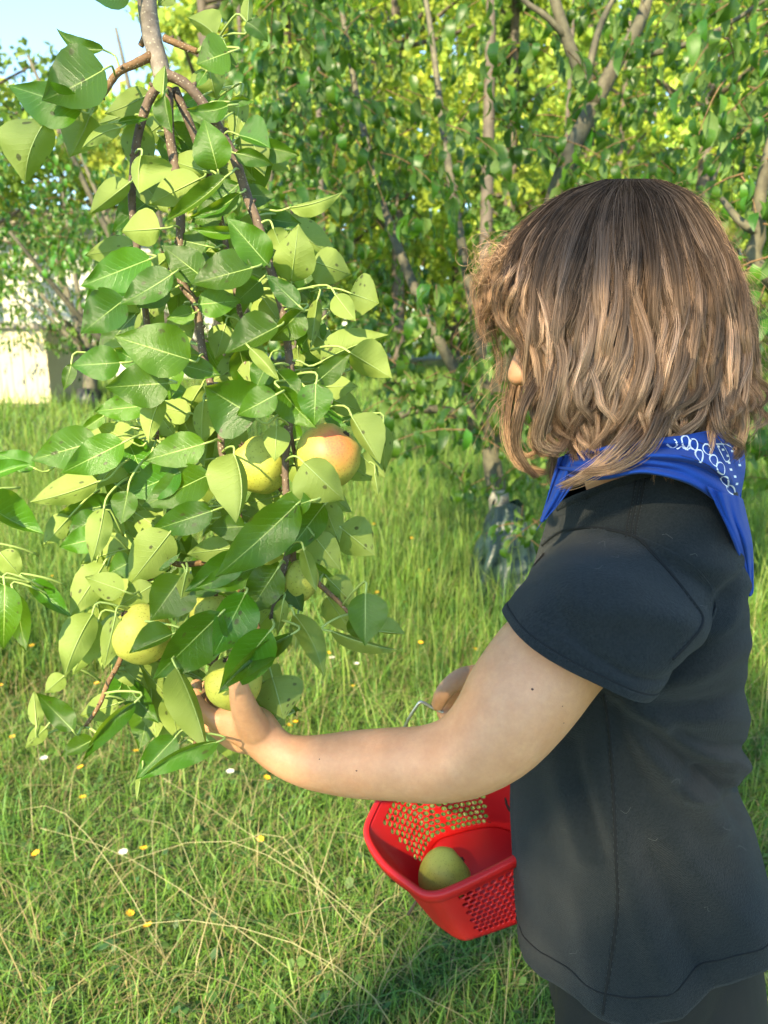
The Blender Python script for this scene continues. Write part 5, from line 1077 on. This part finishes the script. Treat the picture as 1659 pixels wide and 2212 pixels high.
def clump(phi0, phi1, f, yend, nstr, spread, wave, freq, ph, curl, root_sp=.30, y0=None, tight=False):
    """one lock: a guide path on the envelope plus strands gathered round it"""
    LOCK[0] = hr.choice((.45, .7, 1.0, 1.25, 1.6)) * hr.uniform(.85, 1.15)
    g = []; y0 = y0 if y0 is not None else 386 + 5 * hr.random()
    for k in range(NPT + 6):
        t_ = k / (NPT + 5); yy = y0 + (yend - y0) * (t_ ** .92); ph_ = phi0 + (phi1 - phi0) * min(1, t_ * 1.25)
        a = wave * min(1, max(0, (t_ - .15) / .5)); wob = a * math.sin(6.283 * freq * t_ + ph)
        if t_ < .12: ff_ = f
        x, y_, d = env(yy, ph_, f)
        cq = max(0, (t_ - .80) / .20); cx2 = curl * 34 * math.sin(cq * 2.6); cy2 = -abs(curl) * 16 * (1 - math.cos(cq * 2.4))
        dirx = math.cos(ph_) if abs(math.cos(ph_)) > .25 else .25
        g.append((x + wob * dirx + cx2, y_ + cy2, d + .00035 * a * math.cos(6.283 * freq * t_ + ph) + .0010 * a * math.sin(ph_ ) * math.sin(6.283 * freq * t_ + ph) * .5))
    g = np.array(g)
    nsub = 3 if tight else 7; base = hr.uniform(.5, 1.5) if tight else LOCK[0]; spread = spread * (.55 if tight else 1)
    for sb in range(nsub):
        LOCK[0] = base * hr.uniform(.7, 1.35); bx, bd = hr.gauss(0, spread * .8), hr.gauss(0, spread * .00026)
        wa, wf, wp = hr.uniform(1, 3) if tight else hr.uniform(3, 11), hr.uniform(1.4, 3.2), hr.uniform(0, 6.28); e0 = 1 - abs(hr.gauss(0, .07)); tcu = hr.uniform(-1, 1)
        for s in range(max(4, nstr // nsub)):
            ox, od, oy = hr.gauss(0, 1), hr.gauss(0, 1), hr.gauss(0, 1); st_ = hr.uniform(0, .10) * (hr.random() < .6); en = max(.55, e0 - abs(hr.gauss(0, .05))); fz = hr.uniform(0, 6.28); fa = abs(hr.gauss(0, .9))
            u = np.linspace(st_, en, NPT); idx = u * (len(g) - 1); i0 = np.minimum(idx.astype(int), len(g) - 2); fr = (idx - i0)[:, None]; q = g[i0] * (1 - fr) + g[i0 + 1] * fr
            grow = np.minimum(1, u / .35); wd2 = 4.2 * (1 - .55 * u) + 7 * np.exp(-u / .12)
            ex = bx * (.35 + .65 * np.sin(np.minimum(1, u * 1.1) * 2.6)) + wa * grow * np.sin(6.283 * wf * u + wp) + ox * wd2 + fa * np.sin(u * 10 + fz) * 1.8 + tcu * 14 * np.maximum(0, (u - .8) / .2) ** 2
            strand(q + np.stack([ex, oy * 3 * u, bd * grow + od * wd2 * .00024 + .00030 * wa * grow * np.cos(6.283 * wf * u + wp)], 1), .00017 * hr.uniform(.7, 1.35))
# covering layers, back to front
for lay, (f, nph) in enumerate(((.93, 34), (.985, 44), (1.02, 30))):
    for i in range(nph):
        phi = -1.95 + 4.6 * (i + hr.uniform(.2, .8)) / nph
        if phi > 2.2 and hr.random() < .3: continue
        yend = np.interp(phi, [-1.95, -1.2, -.75, -.2, .4, 1.0, 1.6, 2.6], [735, 790, 1020, 1045, 1040, 1025, 975, 945]) + hr.uniform(-70, 22)
        ph1 = phi + hr.uniform(-.16, .16) + (.36 if -1.5 < phi < -.85 else 0)
        clump(phi * .92, ph1, f * hr.uniform(.985, 1.02), yend, int(hr.uniform(90, 135)), hr.uniform(8, 14), hr.uniform(12, 27), hr.uniform(1.3, 2.2), hr.uniform(0, 6.28), hr.choice((-1, 1, -1)) * hr.uniform(.1, 1.0) if yend > 850 else hr.uniform(-.3, .3))
# named locks of the photograph: golden waves at the front and side
for phi0, ph1, f, yend, n, sp, wv_, fq, ph, cu in [(-1.15, -.74, 1.03, 960, 130, 12, 14, 1.6, 2.2, -1.2), (-1.0, -.58, 1.05, 1000, 160, 12, 20, 1.6, 1.8, 1.3), (-.8, -.45, 1.05, 985, 150, 12, 22, 1.5, 1.4, 1.4), (-.55, -.30, 1.06, 985, 140, 11, 20, 1.5, 1.0, 1.5), (-.30, -.05, 1.06, 1010, 150, 13, 18, 1.4, .6, -1.0), (-.05, .12, 1.06, 990, 130, 11, 20, 1.5, 2.8, 1.2), (.25, .35, 1.06, 1010, 140, 12, 18, 1.4, 3.6, -1.2), (.55, .55, 1.06, 960, 130, 12, 16, 1.5, 4.2, -1.2), (.85, .8, 1.05, 950, 130, 12, 16, 1.5, .4, 1.3), (1.15, 1.05, 1.05, 930, 120, 12, 16, 1.4, 1.4, 1.2), (-.62, -.86, 1.05, 1028, 150, 9, 16, 1.7, 4.2, 1.5), (-.5, -.72, 1.03, 1035, 120, 8, 14, 1.6, 3.0, 1.2), (-.2, -.42, 1.04, 1030, 110, 10, 16, 1.6, 5.0, 1.4)]:
    clump(phi0, ph1, f, yend, n, sp, wv_ * 1.25, fq, ph, cu, tight=True)
for i in range(30):
    phi = -.80 + 2.25 * (i + hr.uniform(0, 1)) / 30
    clump(phi * .9, phi + hr.uniform(-.18, .18), hr.uniform(1.03, 1.07), np.interp(phi, [-1.1, -.7, .5, 1.5], [960, 1010, 1015, 950]) + hr.uniform(-60, 15), 110, hr.uniform(9, 14), hr.uniform(18, 32), hr.uniform(1.2, 1.8), hr.uniform(0, 6.28), hr.choice((-1, 1)) * hr.uniform(.9, 1.7), tight=True)
AL[0] = .5
# far side locks that show past the face, and the tuft at the hairline
for x0, y0, pts, n, sp in [(0, 0, [(1130, 520, .73), (1070, 560, .74), (1045, 640, .75), (1035, 700, .755), (1052, 740, .76)], 46, 9), (0, 0, [(1110, 520, .74), (1050, 575, .76), (1022, 620, .77), (1036, 690, .78), (1062, 735, .78)], 34, 10), (0, 0, [(1120, 540, .74), (1060, 620, .76), (1070, 720, .77), (1085, 780, .775), (1080, 830, .78)], 40, 8),
    (0, 0, [(1140, 700, .80), (1105, 850, .80), (1096, 930, .79), (1120, 1000, .785), (1178, 1022, .775)], 130, 9), (0, 0, [(1150, 700, .80), (1120, 860, .80), (1112, 950, .80), (1140, 985, .79), (1196, 940, .79)], 70, 7), (0, 0, [(1200, 800, .79), (1190, 900, .79), (1196, 980, .78), (1190, 1030, .775), (1205, 1060, .77)], 90, 7), (0, 0, [(1180, 800, .80), (1160, 900, .80), (1150, 960, .795), (1185, 985, .79), (1218, 960, .79)], 60, 6),
    (0, 0, [(1180, 780, .655), (1130, 880, .66), (1115, 960, .67), (1140, 1010, .675), (1160, 1030, .68)], 110, 8), (0, 0, [(1225, 700, .648), (1190, 850, .645), (1165, 950, .655), (1205, 975, .655), (1225, 950, .66)], 120, 10),
    (0, 0, [(1400, 900, .632), (1330, 980, .622), (1260, 1030, .628), (1215, 1050, .64)], 100, 14), (0, 0, [(1450, 850, .632), (1400, 960, .62), (1330, 1010, .612), (1260, 1020, .62)], 90, 12), (0, 0, [(1540, 830, .65), (1560, 930, .65), (1600, 965, .665), (1590, 990, .675)], 80, 9), (0, 0, [(1590, 800, .70), (1606, 900, .70), (1600, 950, .70), (1585, 985, .70)], 90, 8), (0, 0, [(1600, 860, .72), (1640, 850, .72), (1662, 845, .72)], 24, 5)]:
    g = catmull(pts, NPT); LOCK[0] = hr.uniform(.6, 1.3)
    for s in range(n):
        ox, oy, od = hr.gauss(0, sp), hr.gauss(0, sp * .7), hr.gauss(0, .005); u = np.linspace(0, 1, NPT)[:, None]; fz = hr.uniform(0, 6.28)
        gg = g + np.hstack([0 * u, 0 * u, .034 * np.maximum(0, 1 - u * 3.2) ** 2 * (g[0, 2] < .70)])
        strand(gg + np.hstack([ox * (1 - .55 * u) + 2.2 * np.sin(u * 8 + fz), oy * (1 - .5 * u) + 1.6 * np.sin(u * 6 + fz), od * (1 - .3 * u)]), .00019 * hr.uniform(.7, 1.3))
LOCK[0] = 1.5
for s in range(170):   # frizzy ball of curls above the brow
    cx_, cy_ = hr.gauss(1072, 20), hr.gauss(575, 24); r_ = hr.uniform(10, 34); a0 = hr.uniform(0, 6.28); tr_ = hr.uniform(3, 7.5); dz = hr.gauss(0, .012); u = np.linspace(0, 1, NPT)
    strand(np.stack([cx_ + r_ * np.cos(a0 + tr_ * u) * (1 - .3 * u), cy_ + r_ * np.sin(a0 + tr_ * u) * (1 - .2 * u), .735 + dz + .01 * np.sin(u * 5 + a0)], 1), .00016 * hr.uniform(.6, 1.2))
LOCK[0] = 1.2
for s in range(520):   # flyaway single hairs around the outline
    y = hr.choice((hr.uniform(392, 480), hr.uniform(480, 900), hr.uniform(560, 900))); phi = hr.choice((-1, 1, 1)) * hr.uniform(1.15, 1.9); x, y_, d = env(y, phi, hr.uniform(.98, 1.03)); u = np.linspace(0, 1, NPT); L = hr.uniform(35, 130)
    a = math.atan2(y - 620, x - 1345) + hr.gauss(0, .5); dn = hr.uniform(.2, 1.0); cur = hr.gauss(0, 1.5); out = np.sin(phi)
    px_ = x + L * (np.cos(a) * .55 * u + .3 * np.cos(a + cur * u) * u); py_ = y_ + L * (np.sin(a) * .4 * u + dn * u * u)
    strand(np.stack([px_, py_, d - .012 * math.cos(phi) * u], 1), .00010 * hr.uniform(.6, 1.2))
HP = np.array(HP); N_ = len(HP); x, y, d = HP[..., 0], HP[..., 1], HP[..., 2]
W = CAM + d[..., None] * (FWD + RGT * ((x - CX) / FPX)[..., None] - UPV * ((y - CY) / FPX)[..., None])
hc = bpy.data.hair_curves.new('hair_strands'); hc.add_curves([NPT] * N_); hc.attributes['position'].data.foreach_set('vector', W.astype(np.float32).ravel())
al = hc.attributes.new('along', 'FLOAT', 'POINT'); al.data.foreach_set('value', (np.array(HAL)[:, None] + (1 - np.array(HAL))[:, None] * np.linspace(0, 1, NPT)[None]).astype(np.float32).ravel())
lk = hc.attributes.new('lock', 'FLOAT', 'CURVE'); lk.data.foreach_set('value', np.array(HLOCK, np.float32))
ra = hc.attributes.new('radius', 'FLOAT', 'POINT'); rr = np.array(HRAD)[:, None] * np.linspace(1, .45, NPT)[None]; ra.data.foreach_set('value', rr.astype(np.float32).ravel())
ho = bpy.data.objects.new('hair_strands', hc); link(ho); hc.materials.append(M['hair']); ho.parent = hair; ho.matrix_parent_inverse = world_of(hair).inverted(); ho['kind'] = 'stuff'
print('strands', N_)
# ================================================================== the red basket
t = NT('red_plastic'); oc = t.n('TexCoord').outputs['Object']; b = t.n('BsdfPrincipled', Roughness=.42)
t.set(b.inputs['Base Color'], t.mix(t.noise(9, 4, .6, oc), (.64, .010, .012), (.76, .020, .022))); b.inputs['Subsurface Weight'].default_value = 0; t.set(b.inputs['Normal'], t.bump(t.noise(380, 3, .6, oc), .12, .001))
tr = t.n('BsdfTranslucent'); t.set(tr.inputs[0], (.65, .03, .025)); mx = t.n('MixShader'); mx.inputs[0].default_value = .22; t.t.links.new(b.outputs[0], mx.inputs[1]); t.t.links.new(tr.outputs[0], mx.inputs[2]); M['red'] = t.done(mx.outputs[0])
M['wire'] = mat_simple('steel_wire', (.55, .55, .54), .3, .1, 60, metal=.9); M['dirt'] = mat_simple('dirt_speck', (.05, .02, .01), .9)
RC = P(1000, 1805, .905); RN = unit(np.array([-.24, -.12, .95]))
def onplane(x, y, c, n):
    k = P(x, y, 1.0) - CAM; return CAM + k * (((c - CAM) @ n) / (k @ n))
rim_px = [(1058, 1650), (905, 1672), (848, 1694), (806, 1762), (797, 1806), (830, 1862), (886, 1908), (928, 1930), (985, 1915), (1120, 1848), (1196, 1806), (1222, 1768), (1206, 1716), (1170, 1672)]
flo_px = [(1070, 1788), (975, 1806), (938, 1826), (914, 1882), (906, 1930), (930, 1980), (966, 2012), (1000, 2030), (1036, 2022), (1116, 1994), (1168, 1972), (1188, 1940), (1178, 1880), (1146, 1822)]
FC = RC - RN * .098
bk = empty('fruit_basket', RC - RN * .098, 'red plastic basket with round holes hanging from the child far hand', 'basket')
def closed(pts, n):
    m = len(pts); q = catmull(list(pts[-3:]) + list(pts) + list(pts[:3]), 4001); seg = 4000 / (m + 5); lo, hi = int(3 * seg), int((3 + m) * seg); return q[np.linspace(lo, hi, n, endpoint=False).astype(int)]
rimW = np.array([onplane(x, y, RC, RN) for x, y in rim_px]); floW = np.array([onplane(x, y, FC, RN) for x, y in flo_px])
ND = 1600
Rd, Fd = closed(rimW, ND), closed(floW, ND)
s_ = np.concatenate([[0], np.cumsum(np.linalg.norm(np.diff(np.vstack([Rd, Rd[:1]]), axis=0), axis=1))]); per = s_[-1]
NU = 66; NV = 13
def wall_pt(u, v):       # u 0..1 around by rim length, v 0 rim .. 1 floor
    k = np.searchsorted(s_, (u % 1.0) * per) % ND; a, b_ = Rd[k], Fd[k]; c_ = (a + b_) / 2
    return a * (1 - v) + b_ * v
print('basket rim length', per)
keys = [np.argmin(np.linalg.norm(Rd - w_, axis=1)) for w_ in rimW]; ku = [s_[k] / per for k in keys]
def holed(u):
    u %= 1.0
    def btw(a, b_, lo=.12, hi=.12):
        a_, c_ = ku[a], ku[b_]; c_ = c_ if c_ > a_ else c_ + 1; uu = u if u >= a_ else u + 1; L = c_ - a_; return a_ + lo * L < uu < c_ - hi * L
    return btw(0, 1, .14, .02) or btw(1, 3, .0, .04) or btw(7, 10, .20, .02) or btw(11, 13, .1, .1)
mb = MB()
for r_ in range(NV):
    v0, v1 = r_ / NV, (r_ + 1) / NV
    for c_ in range(NU):
        off = .5 * (r_ % 2); u0, u1 = (c_ + off) / NU, (c_ + 1 + off) / NU; um, vm = (u0 + u1) / 2, (v0 + v1) / 2
        corners = [(u0, v0), (um, v0), (u1, v0), (u1, vm), (u1, v1), (um, v1), (u0, v1), (u0, vm)]
        if holed(um) and 2 <= r_ <= 11:
            hx, hy = .455 / NU, .465 / NV; inner = [(um - hx * .62, vm - hy * .80), (um, vm - hy), (um + hx * .62, vm - hy * .80), (um + hx, vm), (um + hx * .62, vm + hy * .80), (um, vm + hy), (um - hx * .62, vm + hy * .80), (um - hx, vm)]
            V = [wall_pt(*q) for q in corners + inner]; mb.add(V, [(i, (i + 1) % 8, 8 + (i + 1) % 8, 8 + i) for i in range(8)])
        else: mb.add([wall_pt(*q) for q in corners], [tuple(range(8))])
wall_o = mb.build('wall', M['red'], bk); bm = bmesh.new(); bm.from_mesh(wall_o.data); bmesh.ops.remove_doubles(bm, verts=bm.verts, dist=1e-5); bmesh.ops.recalc_face_normals(bm, faces=bm.faces); bm.to_mesh(wall_o.data); bm.free()
md = wall_o.modifiers.new('thickness', 'SOLIDIFY'); md.thickness = .0022; md.offset = 0
cen = Rd.mean(0); fl = [p for p in Fd[::20]]; mb = MB(); n = len(fl); fc = np.mean(fl, 0)
V = list(fl) + [fc + (p - fc) * .93 - RN * .0 + RN * .004 for p in fl] + [fc + RN * .004]; mb.add(V, [(i, (i + 1) % n, n + (i + 1) % n, n + i) for i in range(n)] + [(n + i, n + (i + 1) % n, 2 * n) for i in range(n)]); o = mb.build('floor', M['red'], bk); md = o.modifiers.new('thickness', 'SOLIDIFY'); md.thickness = .0025; md.offset = 0
# rolled rim: a flat lip turned outward
mb = MB(); V = []; st = 8; idx = list(range(0, ND, st)); n = len(idx)
prof_ = [(-.0018, .0), (-.0014, .0032), (.0016, .0040), (.0052, .0034), (.0062, .0005), (.0058, -.0075), (.0036, -.0075), (.0034, -.0005)]
for k in idx:
    o2 = Rd[k] - cen; o2 = unit(o2 - RN * (o2 @ RN)); tg = unit(Rd[(k + 8) % ND] - Rd[k - 8]); o2 = unit(np.cross(tg, RN)); o2 = o2 if o2 @ (Rd[k] - cen) > 0 else -o2
    V += [Rd[k] + o2 * a + RN * b_ for a, b_ in prof_]
m_ = len(prof_); mb.add(V, [(i * m_ + k, i * m_ + (k + 1) % m_, ((i + 1) % n) * m_ + (k + 1) % m_, ((i + 1) % n) * m_ + k) for i in range(n) for k in range(m_)]); mb.build('rim', M['red'], bk)
# wire handle held in the far hand
h0, h1 = rimW[3] * .6 + rimW[2] * .4, rimW[11]
pts = [h0 - RN * .01, h0 + RN * .004, P(846, 1680, .865), P(862, 1610, .845), P(878, 1562, .832), P(900, 1526, .824), P(908, 1517, .823), P(918, 1520, .823), P(938, 1531, .824), P(972, 1544, .826), P(1010, 1556, .846), P(1050, 1570, .87), P(1090, 1600, .89), P(1140, 1660, .915), h1 + RN * .004, h1 - RN * .01]
mb = MB(); mb.tube(catmull(pts, 80), .0017, 8); mb.build('handle', M['wire'], bk)
mb = MB()
for x, y, L, a in [(1098, 1742, 16, 1.1), (1094, 1730, 12, 1.4), (1058, 1775, 4, .4), (1040, 1800, 3, 1), (1068, 1812, 4, 2), (1000, 1822, 2.5, .2), (1078, 1850, 2.5, 1), (905, 1890 + 40, 3, 1)]:
    b0 = bvh_of(wall_o) if 'bvW' not in globals() else bvW; bvW = b0; h, nn = hit(bvW, x, y)
    if h is None: continue
    nn = unit(nn); nn = nn if nn @ (CAM - h) > 0 else -nn; d_ = unit(RGT * math.cos(a) - UPV * math.sin(a)); d_ = unit(d_ - nn * (d_ @ nn)); e = np.cross(nn, d_); l = L / FPX * .9
    mb.ellipsoid(h + nn * .0012, [d_ * l, e * l * .28, nn * .0006], 0, 8, 5)
mb.build('dirt', M['dirt'], bk)['kind'] = 'stuff'
pear(958, 1892, .94, 56, (-.75, .55, -.2), 'lone dull green pear lying inside the red basket', elong=1.05, stem_len=.03)
